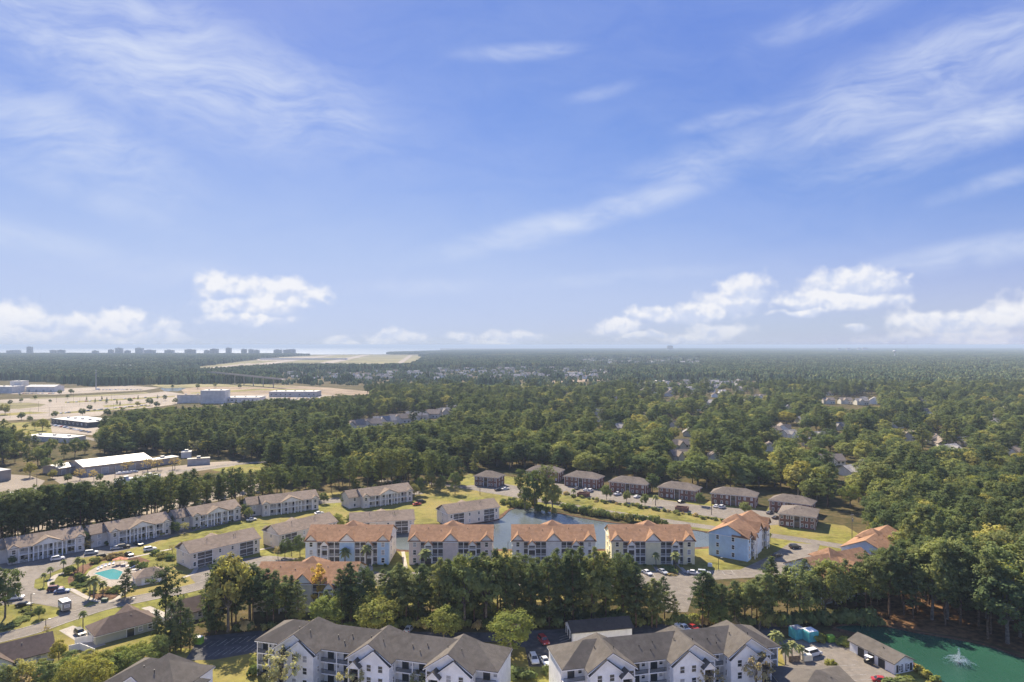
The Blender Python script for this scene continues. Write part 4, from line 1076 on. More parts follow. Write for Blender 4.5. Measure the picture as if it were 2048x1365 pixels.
mb = MB(); mb.prism([(8.5, 0), (14.0, 0), (14.0, 2.6), (11.25, 4.7), (8.5, 2.6)], 8.9, 13.0); mb.build('garage_wing', W_green, r_)
mb = MB(); gable_slabs(mb, 8.1, 14.4, 6.0, 13.4, 2.6, 4.95, 'y', .16); mb.build('wing_roof', S_house, r_)
r_ = house('single-storey white-gabled house with dark roof in the bottom left corner', -131.5, 166.0, 43, 17, 9.5, 2.7, 6.0, W_lilac, S_house, kind='gable', wing=(3.0, 8.0, 1.6, 4.9))
house('small house with a dark roof half hidden by the conifers', -98.5, 199.5, 43, 14, 9, 2.7, 5.6, W_beige, S_house, kind='gable')
r_ = house('low clubhouse with a grey hip roof at the bottom edge, beside the palms', 62.5, 150.5, 0, 17, 16, 3.5, 6.6, W_white, S_grey)
mb = MB(); mb.box(-3.6, .02, 8.0, 14.0, 0, 2.9); mb.build('porch', W_white, r_); mb = MB(); mb.slab([(-4.0, 7.6, 3.1), (.1, 7.6, 3.3), (.1, 14.4, 3.3), (-4.0, 14.4, 3.1)], .16); mb.build('porch_roof', S_dark, r_)
# long white storage building by the green pond: local x runs along its garage front
A_, B_ = P(1699.4, 1302), P(1789, 1350); an = math.degrees(math.atan2(B_[1]-A_[1], B_[0]-A_[0])); L = math.hypot(B_[0]-A_[0], B_[1]-A_[1])
r_ = house('long white storage building with dark garage doors on the edge of the green pond', A_[0], A_[1], an, L, 6.2, 2.9, 4.5, W_white, S_grey, kind='gable', wins=(), name='storage_building', cat='garage')
for f in (.27, .5, .73): door(r_, L*f, 0, .02, 2.1, 2.3, name='garage_door')
for f in (.14, .38, .62, .86): door(r_, L, 6.2*f, .35, .75, 1.9, rz=rad(90))
A_, B_ = P(1145, 1265.4, 2.8), P(1264, 1255, 2.8); an = math.degrees(math.atan2(B_[1]-A_[1], B_[0]-A_[0])); L = math.hypot(B_[0]-A_[0], B_[1]-A_[1])
r_ = house('long white garage block with dark roof between the pines and the white apartments', A_[0], A_[1], an, L, 7.0, 2.9, 4.7, W_white, S_dark, kind='gable', wins=(), name='garage_block', cat='garage')
for f in (.2, .5, .8): door(r_, 0, 7*f, .02, 1.5, 2.2, rz=rad(-90), name='garage_door')
for f in (.12, .3, .47, .64, .82):
    door(r_, L*f, 0, .02, 2.3, 2.2, m=M_trim, name='garage_door')
# pool house, pool, pool furniture
r_ = house('small beige pool house with tan hip roof beside the swimming pool', -127.5, 231.5, 38, 9.5, 6.5, 2.7, 4.8, W_beige, S_tan, wins=((.5,),)); door(r_, 2.2, 0, .05, .9, 2.05, m=M_trim); door(r_, 7.2, 0, .05, .9, 2.05, m=M_trim)
PW = [P(*p) for p in [(188,1147.5),(226,1138.5),(246,1144.5),(236,1160),(220,1160)]]
pool = sheet('swimming_pool', PW, .10, M_pool, world=True, kind=None); tag(pool, 'turquoise swimming pool set in a pale deck', 'pool')
a = PW+[PW[0]]; o2 = offset_line(a, .5); mb = MB()
for i in range(len(a)-1): mb.slab([(a[i][0], a[i][1], .14), (a[i+1][0], a[i+1][1], .14), (o2[i+1][0], o2[i+1][1], .14), (o2[i][0], o2[i][1], .14)], .12)
mb.build('coping', M_conc, pool)
def lounger_mesh():
    mb = MB(); mb.box(-.32, .32, -.9, .45, .28, .36)
    mb.slab([(-.32, .45, .36), (.32, .45, .36), (.32, 1.0, .78), (-.32, 1.0, .78)], .07); return mb.mesh('cushion', M_white)
def leg_mesh():
    mb = MB(); mb.box(-.03, .03, -.03, .03, 0, .28); return mb.mesh('leg', M_grey)
spots = [(196,1140),(203,1137),(211,1133.5),(219,1131),(227,1129),(247,1131),(256,1134),(264,1137),(270,1141),(276,1145)]
for i, (px, py) in enumerate(spots):
    X, Y = P(px, py); o = thing('sun_lounger', '%s white sun lounger along the far pool edge, counted from the left' % ['first','second','third','fourth','fifth','sixth','seventh','eighth','ninth','tenth'][i], 'lounger', (X, Y, .07), rad(20 if i < 5 else -30), 'sun loungers by the pool')
    link('cushion', cached('lng', lounger_mesh), o)
    for (a, b) in ((-.27, -.8), (.27, -.8), (-.27, .4), (.27, .4)): link('leg', cached('lleg', leg_mesh), o, (a, b, 0))
M_parasol = mat('orange_canvas', (.55, .22, .12), .8, var=.1)
for i, (px, py, t) in enumerate([(232,1131,'left'), (240,1128,'middle'), (249,1130,'right')]):
    X, Y = P(px, py); o = thing('parasol', 'closed-in orange parasol at the pool, %s of three' % t, 'parasol', (X, Y, .07), 0, 'orange parasols at the pool')
    mb = MB(); mb.tube((0,0,0), (0,0,2.5), .04, .04, 6); mb.build('pole', M_grey, o)
    mb = MB(); mb.lathe([(1.3, 2.05), (.7, 2.35), (.04, 2.6)], 8); mb.build('canopy', M_parasol, o)
    mb = MB(); mb.lathe([(.35, 0), (.3, .12)], 8); mb.build('base', M_conc, o)
# ------------------------------------------------------------------ fences
def fence(label, line, h, m, step=2.4, z=0.0, name='fence', slats=False):
    pts = [P(*p) for p in line]; root = thing(name, label, 'fence', (pts[0][0], pts[0][1], z)); x0, y0 = pts[0]
    for (a, b) in zip(pts, pts[1:]):
        L = math.hypot(b[0]-a[0], b[1]-a[1]); n = max(1, round(L/step)); an = math.atan2(b[1]-a[1], b[0]-a[0]); w = L/n
        for i in range(n):
            x, y = a[0]+(b[0]-a[0])*i/n-x0, a[1]+(b[1]-a[1])*i/n-y0
            def f():
                q = MB(); q.box(.08, w-.08, -.03, .03, .12, h-.1); q.box(.07, w-.07, -.05, .05, h-.1, h); q.box(.07, w-.07, -.05, .05, .05, .12)
                k = int(w/.3)
                for j in range(1, k): q.box(w*j/k-.012, w*j/k+.012, -.042, .042, .12, h-.1)
                return q.mesh('panel', m)
            link('panel', cached(('fp', round(w, 2), h, m.name), f), root, (x, y, 0), an)
            def g(): q = MB(); q.box(-.07, .07, -.07, .07, 0, h+.1); return q.mesh('post', m)
            link('post', cached(('fpost', h, m.name), g), root, (x, y, 0), an)
    return root
fence('white vinyl fence running from the sage green house corner', [(150,1290),(168,1286),(186,1284)], 1.8, M_trim)
fence('white vinyl fence bent in a corner above the yellow bushes', [(138,1305),(160,1300),(190,1312)], 1.8, M_trim)
fence('white vinyl fence by the driveway behind the big pine', [(296,1234),(333,1250)], 1.8, M_trim)
fence('weathered wooden fence around the skips under the right pines', [(1518,1262),(1524,1252),(1582,1256)], 2.0, M_wood)
fence('weathered wooden fence in two runs beside the palms', [(1578,1325),(1600,1324)], 1.6, M_wood)
# ------------------------------------------------------------------ skips, boxes, poles
M_teal = mat('teal_paint', (.09, .42, .44), .5, var=.12, scale=.8); M_lime = mat('lime_paint', (.22, .42, .06), .5, var=.1)
def skip(label, px, py, ang, w, d, h, m, top):
    X, Y = P(px, py); root = thing('skip', label, 'skip', (X, Y), rad(ang)); mb = MB()
    mb.prism([(-w/2, .15), (w/2, .15), (w/2, h-.25), (w/2-.15, h), (-w/2+.15, h), (-w/2, h-.25)], -d/2, d/2); mb.build('body', m, root)
    mb = MB(); mb.slab([(-w/2+.12, -d/2+.1, h+.07), (w/2-.12, -d/2+.1, h+.07), (w/2-.12, d/2-.1, h+.14), (-w/2+.12, d/2-.1, h+.14)], .06); mb.build('lid', top, root)
    for i in range(4): x = -w/2+w*(i+.5)/4; part_box(root, 'rib', m, (x-.05, x+.05, -d/2-.06, -d/2, .2, h-.3))
    for (a, b) in ((-1, -1), (1, -1), (-1, 1), (1, 1)): part_box(root, 'wheel', M_darkm, (a*w*.4-.1, a*w*.4+.1, b*d*.4-.08, b*d*.4+.08, 0, .15))
skip('large teal skip with a pale lid under the right pines, the farther one', 1594, 1276, 18, 3.2, 3.0, 2.9, M_teal, M_grey)
skip('large teal skip with a pale lid, the nearer one beside the yellow-green hedge', 1620, 1281, 18, 3.2, 3.0, 2.9, M_teal, M_white)
skip('lime green waste bin between two clipped hedges', 1661, 1284, 10, 2.0, 1.5, 1.7, M_lime, M_lime)
skip('lime green waste bin at the end of the left car park', 398, 1288, -8, 2.0, 1.6, 1.9, M_lime, M_white)
skip('dark green utility box on the lawn below the pool', 209.5, 1204, 5, 1.8, 1.2, 1.0, mat('dark_green_paint', (.05, .10, .06), .6), mat('dark_green_paint', (.05, .10, .06), .6))
skip('pale utility cabinet on the lawn beside the blue flats', 1420, 1134, -20, 1.6, 1.0, 1.2, M_trim, M_trim)
skip('beige utility cabinet beside the white pickup truck', 1614, 1322, 8, 2.4, 1.3, 1.6, W_cream, W_cream)
def lamp_post(label, px, pb, pt, arm=.9, group='lamp posts'):
    X, Y = P(px, pb); H = CAM_H-(pt-Y0)*Y/F; o = thing('lamp_post', label, 'lamp post', (X, Y), rnd.uniform(-.4, .4), group)
    mb = MB(); mb.tube((0,0,0), (0,0,H), .11, .08, 8); mb.build('pole', M_darkm, o)
    mb = MB(); mb.tube((0,0,H-.1), (arm,0,H), .05, .05, 6); mb.build('arm', M_darkm, o); part_box(o, 'lamp_head', M_grey, (arm-.1, arm+.55, -.17, .17, H-.08, H+.1)); part_box(o, 'base', M_conc, (-.2, .2, -.2, .2, 0, .35))
for l, px, b, t in [('dark lamp post by the dark car at the left parking court', 62, 1222, 1188), ('dark lamp post across the street from the sage green house', 260, 1224, 1197), ('short dark post on the grass verge of the left street', 91.5, 1256, 1238),
                    ('lamp post on the lawn between the yellow and blue flats', 1437, 1141, 1116), ('lamp post in the small driveway above the conifers', 444, 1148, 1125), ('lamp post on the lawn corner behind the left pines', 583, 1112, 1094), ('lamp post on the pond bank behind the pale grey flats', 1016, 1106, 1084)]: lamp_post(l, px, b, t)
def utility_pole(label, px, pb, pt, cross=1, tr=False):
    X, Y = P(px, pb); H = CAM_H-(pt-Y0)*Y/F; o = thing('utility_pole', label, 'utility pole', (X, Y), rad(35), 'utility poles')
    mb = MB(); mb.tube((0,0,0), (0,0,H), .17, .11, 8); mb.build('pole', M_wood, o)
    for i in range(cross): part_box(o, 'crossarm', M_wood, (-1.2, 1.2, -.07, .07, H-.7-i*.9, H-.55-i*.9))
    for x in (-1.1, -.4, .4, 1.1):
        mb = MB(); mb.lathe([(.06, H-.55), (.09, H-.45), (.04, H-.32)], 6, (x, 0)); mb.build('insulator', M_grey, o)
    if tr:
        mb = MB(); mb.lathe([(.3, H-3.2), (.32, H-2.2), (.2, H-2.1)], 10, (.45, 0)); mb.build('transformer', M_grey, o)
utility_pole('utility pole with grey transformer beside the wood on the right', 1704, 1088, 1028, 2, True)
utility_pole('utility pole between the street and the brick flats with the round bush', 1423, 1030, 993, 1)
utility_pole('utility pole in the pale yard at the left', 73.6, 974, 947); utility_pole('utility pole in front of the pale-roofed warehouse', 230, 957, 935)
utility_pole('utility pole by the trailers right of the warehouse', 345, 946, 924); utility_pole('utility pole on the street by the lone brick flats', 960, 990, 962); utility_pole('utility pole by the pond trees along the street', 1066, 1006, 972)
# brick dumpster enclosures by the brick flats
for l, px, py in (('low brick bin enclosure beside the car park of the brick flats, left one', 1167, 993), ('low brick bin enclosure beside the car park of the brick flats, right one', 1364, 1022)):
    X, Y = P(px, py); o = thing('bin_enclosure', l, 'enclosure', (X, Y), rad(-25), 'brick bin enclosures')
    for b in ((-3, 3, -2, -1.7, 0, 2), (-3, 3, 1.7, 2, 0, 2), (-3, -2.7, -1.69, 1.69, 0, 2), (2.7, 3, -1.69, 1.69, 0, 1.98)): part_box(o, 'wall', W_brick, b)
# fountain in the green pond
X, Y = P(1918, 1328); o = thing('fountain', 'white fountain jets spraying from the green pond', 'fountain', (X, Y, .06))
M_spray = mat('water_spray', (.85, .88, .88), .4, var=.05)
mb = MB(); mb.lathe([(.5, 0), (.45, .25), (.2, .35)], 10); mb.build('float', M_darkm, o)
def jet(name, a, reach, top, seed, n=150):
    R = random.Random(seed); mb = MB()
    for i in range(n):
        t = R.random()**.75; r = reach*t; z = .25+4*top*t*(1-t) if reach else top*(1-abs(2*R.random()-1)**1.5)*R.uniform(.6, 1)
        j = .06+.26*t if reach else .16+.10*(1-z/top)
        x, y = r*math.cos(a)+R.gauss(0, j), r*math.sin(a)+R.gauss(0, j); s = R.uniform(.018, .05)
        mb.lathe([(s*.2, z-s*1.6), (s, z), (s*.2, z+s*1.6)], 4, (x, y))
    mb.build(name, M_spray, o)
_f = random.Random(3)
for k in range(24): jet('jet', k*2*math.pi/24+_f.uniform(-.1, .1), _f.uniform(1.5, 4.0), _f.uniform(.5, 1.3), k, 90)
jet('centre_jet', 0, 0.0, 4.2, 77, 420)
# ------------------------------------------------------------------ vehicles
PAINT = {k: mat('car_paint_'+k, c, .3, metal=.1, var=.03, spec=.6) for k, c in {'white': (.78,.78,.77), 'silver': (.50,.52,.54), 'black': (.02,.02,.022), 'grey': (.16,.165,.175), 'red': (.38,.03,.03), 'blue': (.10,.16,.30), 'maroon': (.13,.03,.04), 'tan': (.40,.34,.26)}.items()}
M_tyre = mat('tyre_rubber', (.025, .025, .025), .9, var=.1); M_rim = mat('wheel_rim', (.5, .5, .5), .35, metal=.7, var=.05)
M_lamp = mat('headlamp', (.75, .75, .72), .15, var=.03, spec=.7); M_tail = mat('tail_lamp', (.40, .02, .02), .25, var=.05, spec=.6)
def wheel_mesh():
    mb = MB(); prof = [(.34*math.cos(2*math.pi*k/14), .34*math.sin(2*math.pi*k/14)) for k in range(14)]
    mb.prism(prof, -.11, .11); return mb.mesh('wheel', M_tyre)
def rim_mesh():
    mb = MB(); prof = [(.2*math.cos(2*math.pi*k/10), .2*math.sin(2*math.pi*k/10)) for k in range(10)]
    mb.prism(prof, -.125, .125); return mb.mesh('rim', M_rim)
SH = {  # body side outline (x, z), cabin: x at sill front/rear, x at roof front/rear, roof z, sill z, length
 'sedan': ([(-2.25,.35),(-2.3,.62),(-2.2,.86),(-1.3,.95),(1.0,.93),(1.9,.80),(2.25,.66),(2.3,.38),(2.1,.28),(-2.1,.28)], (1.05,-1.75,.35,-1.05,1.42,.90), 1.78),
 'suv': ([(-2.3,.4),(-2.35,.9),(-2.25,1.08),(1.0,1.06),(2.0,.95),(2.3,.8),(2.35,.45),(2.1,.34),(-2.1,.34)], (1.1,-2.25,.45,-2.0,1.75,1.03), 1.9),
 'pickup': ([(-2.75,.5),(-2.78,1.08),(-.75,1.10),(1.2,1.10),(2.4,1.02),(2.75,.9),(2.78,.5),(2.5,.4),(-2.5,.4)], (1.3,-.7,.7,-.5,1.85,1.07), 1.95),
 'van': ([(-2.5,.4),(-2.55,1.1),(-2.5,1.2),(1.3,1.15),(2.2,1.0),(2.5,.8),(2.5,.45),(2.2,.34),(-2.3,.34)], (1.6,-2.4,.9,-2.25,1.95,1.12), 1.95)}
def car_meshes(kind, col):
    def f():
        out, (sf, sr, rf, rr, zr, zs), w = SH[kind]; h = w/2; m = PAINT[col]
        b = MB(); b.prism(out, -h, h)
        hb, ht = h-.1, h-.26
        B = [(sr,-hb,zs),(sf,-hb,zs),(sf,hb,zs),(sr,hb,zs)]; T = [(rr,-ht,zr),(rf,-ht,zr),(rf,ht,zr),(rr,ht,zr)]
        b.face(T); 
        for k in range(4): k2 = (k+1) % 4; b.face([B[k], B[k2], T[k2], T[k]])
        if kind == 'pickup': b.box(-2.7, -.72, -h+.02, -h+.16, 1.08, 1.28); b.box(-2.7, -.72, h-.16, h-.02, 1.08, 1.28); b.box(-2.76, -2.62, -h+.02, h-.02, 1.08, 1.28)
        body = b.mesh('car_body', m)
        def pane(idx, s=.8, push=.025):
            q = [Vector(p) for p in idx]; c = sum(q, Vector())/4; nrm = (q[1]-q[0]).cross(q[3]-q[0]).normalized()
            if nrm.dot(c-Vector(((sf+sr)/2, 0, (zs+zr)/2))) < 0: nrm = -nrm
            q = [c+(p-c)*s+nrm*push for p in q]; mb = MB(); mb.face(q); mb.face([p-nrm*.02 for p in q[::-1]])
            for k in range(4): k2 = (k+1) % 4; mb.face([q[k], q[k]-nrm*.02, q[k2]-nrm*.02, q[k2]])
            return mb.mesh('glass', M_glass)
        gl = [('windscreen', pane([B[1], B[2], T[2], T[1]], .88)), ('rear_window', pane([B[3], B[0], T[0], T[3]], .84)), ('side_window', pane([B[0], B[1], T[1], T[0]], .84)), ('side_window', pane([B[2], B[3], T[3], T[2]], .84))]
        def lamp(x, y, m, nm):
            mb = MB(); mb.box(x-.04, x+.04, y-.2, y+.2, .62, .78); return (nm, mb.mesh(nm, m))
        xl = max(p[0] for p in out); ls = [lamp(xl-.02, s*(h-.3), M_lamp, 'headlight') for s in (-1, 1)]+[lamp(-xl+.02, s*(h-.3), M_tail, 'tail_light') for s in (-1, 1)]
        return body, gl, ls, h, xl
    return cached(('car', kind, col), f)
def car(label, px, py, ang, kind, col, z=.06):
    X, Y = P(px, py); body, gl, ls, h, xl = car_meshes(kind, col)
    nm = {'sedan': 'car', 'suv': 'car', 'pickup': 'pickup_truck', 'van': 'van'}[kind]
    o = thing('parked_'+nm, label, {'sedan': 'car', 'suv': 'car', 'pickup': 'truck', 'van': 'van'}[kind], (X, Y, z), rad(ang), 'parked vehicles')
    link('body', body, o)
    for (n, me) in gl+ls: link(n, me, o)
    for a in (-1, 1):
        for b in (-1, 1): wo = link('wheel', cached('wheel', wheel_mesh), o, (a*xl*.62, b*(h-.1), .34)); link('rim', cached('rim', rim_mesh), wo)
    keep(X, Y, 3); return o
C_ = 'car'
for a in [('white car passing the leftmost grey flats', 115, 1121, 40, 'suv', 'white'), ('silver car in the court above the pool palms', 183, 1109, 30, 'suv', 'silver'), ('black car beside the pool court lawn tip', 258, 1112, -35, 'sedan', 'black'),
          ('dark car behind the palms above the pool', 206, 1117, 40, 'suv', 'black'), ('grey car behind the red shrubs above the pool', 228, 1114, 35, 'sedan', 'grey'), ('silver car before the second grey flats', 233, 1099, 30, 'sedan', 'silver'), ('black suv beside the silver car before the second grey flats', 247, 1097, 30, 'suv', 'black'),
          ('dark car alone on the court of the grey flats', 277, 1091, -30, 'sedan', 'black'), ('white suv at the corner of the pool-side flats', 300, 1102, 40, 'suv', 'white'),
          ('maroon suv parked nose in beside the blue sedan', 111, 1182, 20, 'suv', 'maroon'), ('blue-grey sedan parked beside the maroon suv', 124, 1186, 20, 'sedan', 'blue'), ('white pickup truck half hidden by the tree at the left edge', 28, 1200, 14, 'pickup', 'white'), ('black sedan below the white pickup at the left court', 48, 1213, 10, 'sedan', 'black'),
          ('dark car in the driveway of the sage green house', 160, 1271, -40, 'suv', 'black'),
          ('white suv nose out in the gap between the white apartments', 1068, 1324, -80, 'suv', 'white'), ('white sedan nose out beside the white suv between the apartments', 1090, 1327, -75, 'sedan', 'white'), ('red car by the end of the white garage block', 1087, 1286, -70, 'suv', 'red'),
          ('white pickup truck behind the second white apartments', 1367, 1262, -60, 'pickup', 'white'), ('red car beside the white pickup behind the apartments', 1386, 1260, -60, 'sedan', 'red'), ('silver car showing behind the first white apartments roof', 818, 1262, 80, 'sedan', 'silver'),
          ('white pickup truck with a tall canopy by the palms', 1626, 1312, 25, 'van', 'white'), ('red car cut off at the bottom right', 1764, 1366, -15, 'sedan', 'red'),
          ('white van before the beige flats steps', 841, 1157, 85, 'van', 'white'), ('white car first in the bays of the yellow flats', 1294, 1149, -65, 'sedan', 'white'), ('silver car second in the bays of the yellow flats', 1325, 1147, -65, 'sedan', 'silver'), ('white car right of the yellow flats palm bed', 1387, 1149, -20, 'sedan', 'white'), ('silver car at the lawn corner by the yellow flats', 1408, 1150, -15, 'suv', 'silver'),
          ('dark suv beside the round bed near the blue flats', 1590, 1097, 15, 'suv', 'black'), ('black car before the blue flats columns', 1553, 1114, 30, 'sedan', 'black'), ('grey car by the brick flats behind the orange roof', 1540, 1028, 40, 'sedan', 'grey'), ('black car beside the grey one near the orange roof', 1552, 1038, 35, 'sedan', 'black'),
          ('grey car first in the brick flats car park', 1154, 979, 60, 'sedan', 'grey'), ('white car second in the brick flats car park', 1172, 982, 60, 'sedan', 'white'), ('white car third in the brick flats car park', 1181, 984, 60, 'suv', 'white'), ('red car in the brick flats car park', 1222, 988, 60, 'sedan', 'red'), ('white pickup truck beside the red car at the brick flats', 1235, 991, 40, 'pickup', 'white'), ('white car by the small round tree at the brick flats', 1274, 996, 40, 'sedan', 'white'),
          ('dark car behind the right brick enclosure', 1363, 1006, 30, 'sedan', 'black'), ('white car left of a pair by the round bush', 1433, 1015, 45, 'sedan', 'white'), ('white car right of a pair by the round bush', 1444, 1017, 45, 'suv', 'white'),
          ('black car beside the lone brick flats', 997, 982, 30, 'sedan', 'black'), ('white car beside the black one at the lone brick flats', 1011, 980, 30, 'sedan', 'white'), ('red car at the end of the pond-side flats', 834, 1011, 30, 'sedan', 'red'), ('dark car behind the red one at the pond-side flats', 843, 1006, 30, 'suv', 'black'), ('white car between the tan-roofed flats', 638, 1029, 45, 'sedan', 'white'), ('white car at the end of the third grey flats', 503, 1042, 45, 'sedan', 'white'), ('silver car on the street by the small lawn', 712, 1000, 20, 'sedan', 'silver')]: car(*a)
# travel trailer
X, Y = P(129.5, 1221); o = thing('travel_trailer', 'boxy travel trailer with a white roof standing in the left court', 'trailer', (X, Y, .06), rad(-42))
M_trail = mat('trailer_side', (.30, .27, .22), .6, var=.1)
mb = MB(); mb.prism([(-2.3, .5), (2.3, .5), (2.35, 2.6), (2.1, 3.1), (-2.1, 3.1), (-2.35, 2.7)], -1.2, 1.2); mb.build('body', M_trail, o)
part_box(o, 'roof', M_white, (-2.08, 2.08, -1.15, 1.15, 3.105, 3.16)); part_box(o, 'roof_hatch', M_darkm, (-.3, .3, -.3, .3, 3.17, 3.28)); part_box(o, 'drawbar', M_darkm, (-3.4, -2.3, -.08, .08, .5, .62))
for x in (-1.3, .4): window(o, x, -1.2, 1.5, 1.1, .7)
door(o, 1.7, -1.2, .6, .7, 1.9, m=M_trim); window(o, 2.33, 0, 1.5, 1.2, .7, rz=rad(90))
for a in (-.5, .5):
    for b in (-1.1, 1.1): wo = link('wheel', cached('wheel', wheel_mesh), o, (a, b, .34)); link('rim', cached('rim', rim_mesh), wo)
# golf cart
X, Y = P(1738, 1328); o = thing('golf_cart', 'golf cart with a white canopy before the storage building', 'golf cart', (X, Y, .06), rad(-60))
mb = MB(); mb.prism([(-1.1, .3), (-1.15, .7), (-.3, .75), (-.2, .5), (.5, .5), (.7, .85), (1.1, .75), (1.15, .3)], -.55, .55); mb.build('body', PAINT['black'], o)
part_box(o, 'canopy', M_white, (-1.0, .8, -.6, .6, 1.8, 1.88)); part_box(o, 'seat', W_cream, (-.6, -.2, -.5, .5, .76, .9))
for a, b in ((-.9, -.5), (-.9, .5), (.7, -.5), (.7, .5)): part_box(o, 'canopy_post', M_darkm, (a-.03, a+.03, b-.03, b+.03, .72, 1.8))
for a in (-.75, .75):
    for b in (-.5, .5): w_ = link('wheel', cached('wheel', wheel_mesh), o, (a, b, .22)); w_.scale = (.65, .8, .65)
# ------------------------------------------------------------------ commercial buildings on the left
def block(label, X, Y, ang, L, dp, H, wall, roof, name='warehouse', cat='building', parapet=True, wins=0, doors=0, gable=0.0, group=None):
    root = thing(name, label, cat, (X, Y, zg(Y)), rad(ang), group)
    mb = MB()
    if gable: mb.prism([(0, 0), (dp, 0), (dp, H), (dp/2, H+gable-.2), (0, H)], 0, L, axis='x')
    else: mb.box(0, L, 0, dp, 0, H)
    mb.build('wall', wall, root); mb = MB()
    if gable: gable_slabs(mb, -.6, L+.6, -.7, dp+.7, H-.05, H+gable, 'x', .25)
    else: mb.box(-.15, L+.15, -.15, dp+.15, H+.01, H+.35)
    mb.build('roof', roof, root)
    for i in range(wins): window(root, L*(i+.5)/wins, 0, H*.35, min(2.4, L/wins*.6), min(2.0, H*.4))
    for i in range(doors): door(root, L*(i+.5)/doors, 0, .05, min(4, L/doors*.5), min(4, H*.65), m=M_grey, name='loading_door')
    if not gable:
        for i in range(max(1, int(L/14))): x = L*(i+.5)/max(1, int(L/14)); part_box(root, 'roof_unit', M_grey, (x-1.2, x+1.2, dp*.4, dp*.4+1.8, H+.36, H+1.6))
    keep(X+L/2, Y+dp/2, max(L, dp)*.5); return root
W_metal = mat('grey_metal_wall', (.48, .46, .43), .7, var=.08, scale=.3); W_wht = mat('white_metal_wall', (.72, .69, .64), .7, var=.06, scale=.2); R_wht = mat('white_membrane_roof', (.50, .49, .46), .8, var=.06, scale=.1)
W_bluew = mat('blue_grey_wall', (.66, .63, .58), .7, var=.08, scale=.2); W_tanw = mat('tan_wall', (.40, .35, .30), .85, var=.08, scale=.2)
def on(a, b, z):                     # eave corners in the picture -> start, angle, length
    return along(a, b, z)
A, an, L = on((167.6,934), (303.5,917.8), 6); block('long warehouse with a bright pale metal roof beyond the pine belt', A[0], A[1], an, L, 30, 6, W_tanw, M_metalroof, gable=2.4, doors=5)
A, an, L = on((119,936.8), (152,931.5), 4.5); block('low pale-roofed annexe at the left end of the warehouse', A[0], A[1], an, L, 17, 4.5, W_tanw, M_metalroof, gable=1.4, doors=2)
A, an, L = on((-30,948), (22,940), 6); block('building with a flat pale roof at the left edge beyond the pines', A[0], A[1], an, L, 20, 6, W_tanw, R_wht)
A, an, L = on((375,920), (420,917), 4); block('dark trailer-like shed right of the warehouse', A[0], A[1], an, L, 5, 4, W_metal, M_darkm)
A, an, L = on((362,906), (382,905), 4); block('small white shed behind the bushes right of the warehouse', A[0], A[1], an, L, 8, 4, W_wht, R_wht)
A, an, L = on((305,922), (358,914), 4); block('low pale shed joined to the right end of the warehouse yard', A[0], A[1], an, L, 8, 4, W_tanw, M_metalroof)
A, an, L = on((20,990), (58,986), 3.5); block('small grey shed behind the belt of pines at the left', A[0], A[1], an, L, 7, 3.5, W_metal, R_wht)
for l, a, b in (('white box trailer parked in the yard beyond the pines, left one', (232,962), (262,958)), ('white box trailer parked in the yard beyond the pines, right one', (282,956), (306,952))):
    A, an, L = on(a, b, 3.6); t = block(l, A[0], A[1], an, 12, 2.5, 2.7, M_white, M_white, name='box_trailer', cat='trailer'); t.location.z = .9
    for x in (1.5, 9.5, 10.8):
        for y in (.3, 2.2): link('wheel', cached('wheel', wheel_mesh), t, (x, y, -.5)).scale = (1.4, 1.4, 1.4)
A, an, L = on((103,838), (176,846), 5); block('dark flat-roofed office block with parked cars before it', A[0], A[1], an, L, 30, 5, mat('dark_wall', (.09, .09, .095), .8), R_wht, wins=9)
A, an, L = on((50,872), (137,877), 4); block('blue-grey flat building among the trees at the left', A[0], A[1], an, L, 16, 4, W_bluew, W_bluew, wins=6)
A, an, L = on((0,774), (20,774), 11); block('low half of the grey works building at the left edge', A[0]-25, A[1], 0, 45, 30, 11, W_bluew, R_wht)
A, an, L = on((20,763), (43,763), 18.5); block('tall grey works tower at the left edge', A[0], A[1], 0, L, 18, 18.5, W_bluew, R_wht)
A, an, L = on((51,774), (109,774), 9); block('pale shed with a curved white roof beside the works tower', A[0], A[1], 0, L, 26, 9, W_wht, R_wht, gable=3, doors=4)
A, an, L = on((401,782), (452,781), 18); block('tall blank pale hall at the edge of the big car park', A[0], A[1], 6, L, 24, 18, W_bluew, R_wht)
A, an, L = on((354,791), (401,791), 11); block('lower wing of the blank pale hall', A[0], A[1], 6, L, 24, 11, W_bluew, M_lot)
A, an, L = on((452,796), (520,795), 7); block('long low white building right of the blank hall', A[0], A[1], 2, L, 30, 7, W_bluew, R_wht, wins=8)
A, an, L = on((538,784), (632,784), 8); block('flat white-roofed car showroom in front of the bare field', A[0], A[1], 0, L, 30, 8, W_metal, R_wht, wins=10)
A, an, L = on((221,731), (259,731), 15); block('pale office building standing out of the far woods', A[0], A[1], 0, L, 30, 15, W_wht, R_wht, wins=8)
for l, a, b, z, w in (('long low shopping centre in the far woods at the left', (0,735), (102,735), 10, W_tanw), ('low pale shed before the shopping centre in the woods', (0,745), (52,744), 6, W_bluew), ('white hangar beside the airfield', (848,712), (862,712), 10, W_wht), ('second white hangar among trees by the airfield', (872,712), (890,712), 10, W_wht), ('pale terminal sheds along the airfield apron', (520,717), (600,714), 8, W_wht),
                      ('cream school building in the far woods on the right', (1912,713), (1935,713), 14, W_cream), ('low pale building beside the cream school far right', (1940,717), (1974,717), 7, W_wht), ('white building far out among the woods', (934,708), (946,708), 12, W_wht)):
    A, an, L = on(a, b, z); block(l, A[0], A[1], 0, L, 30, z, w, R_wht)
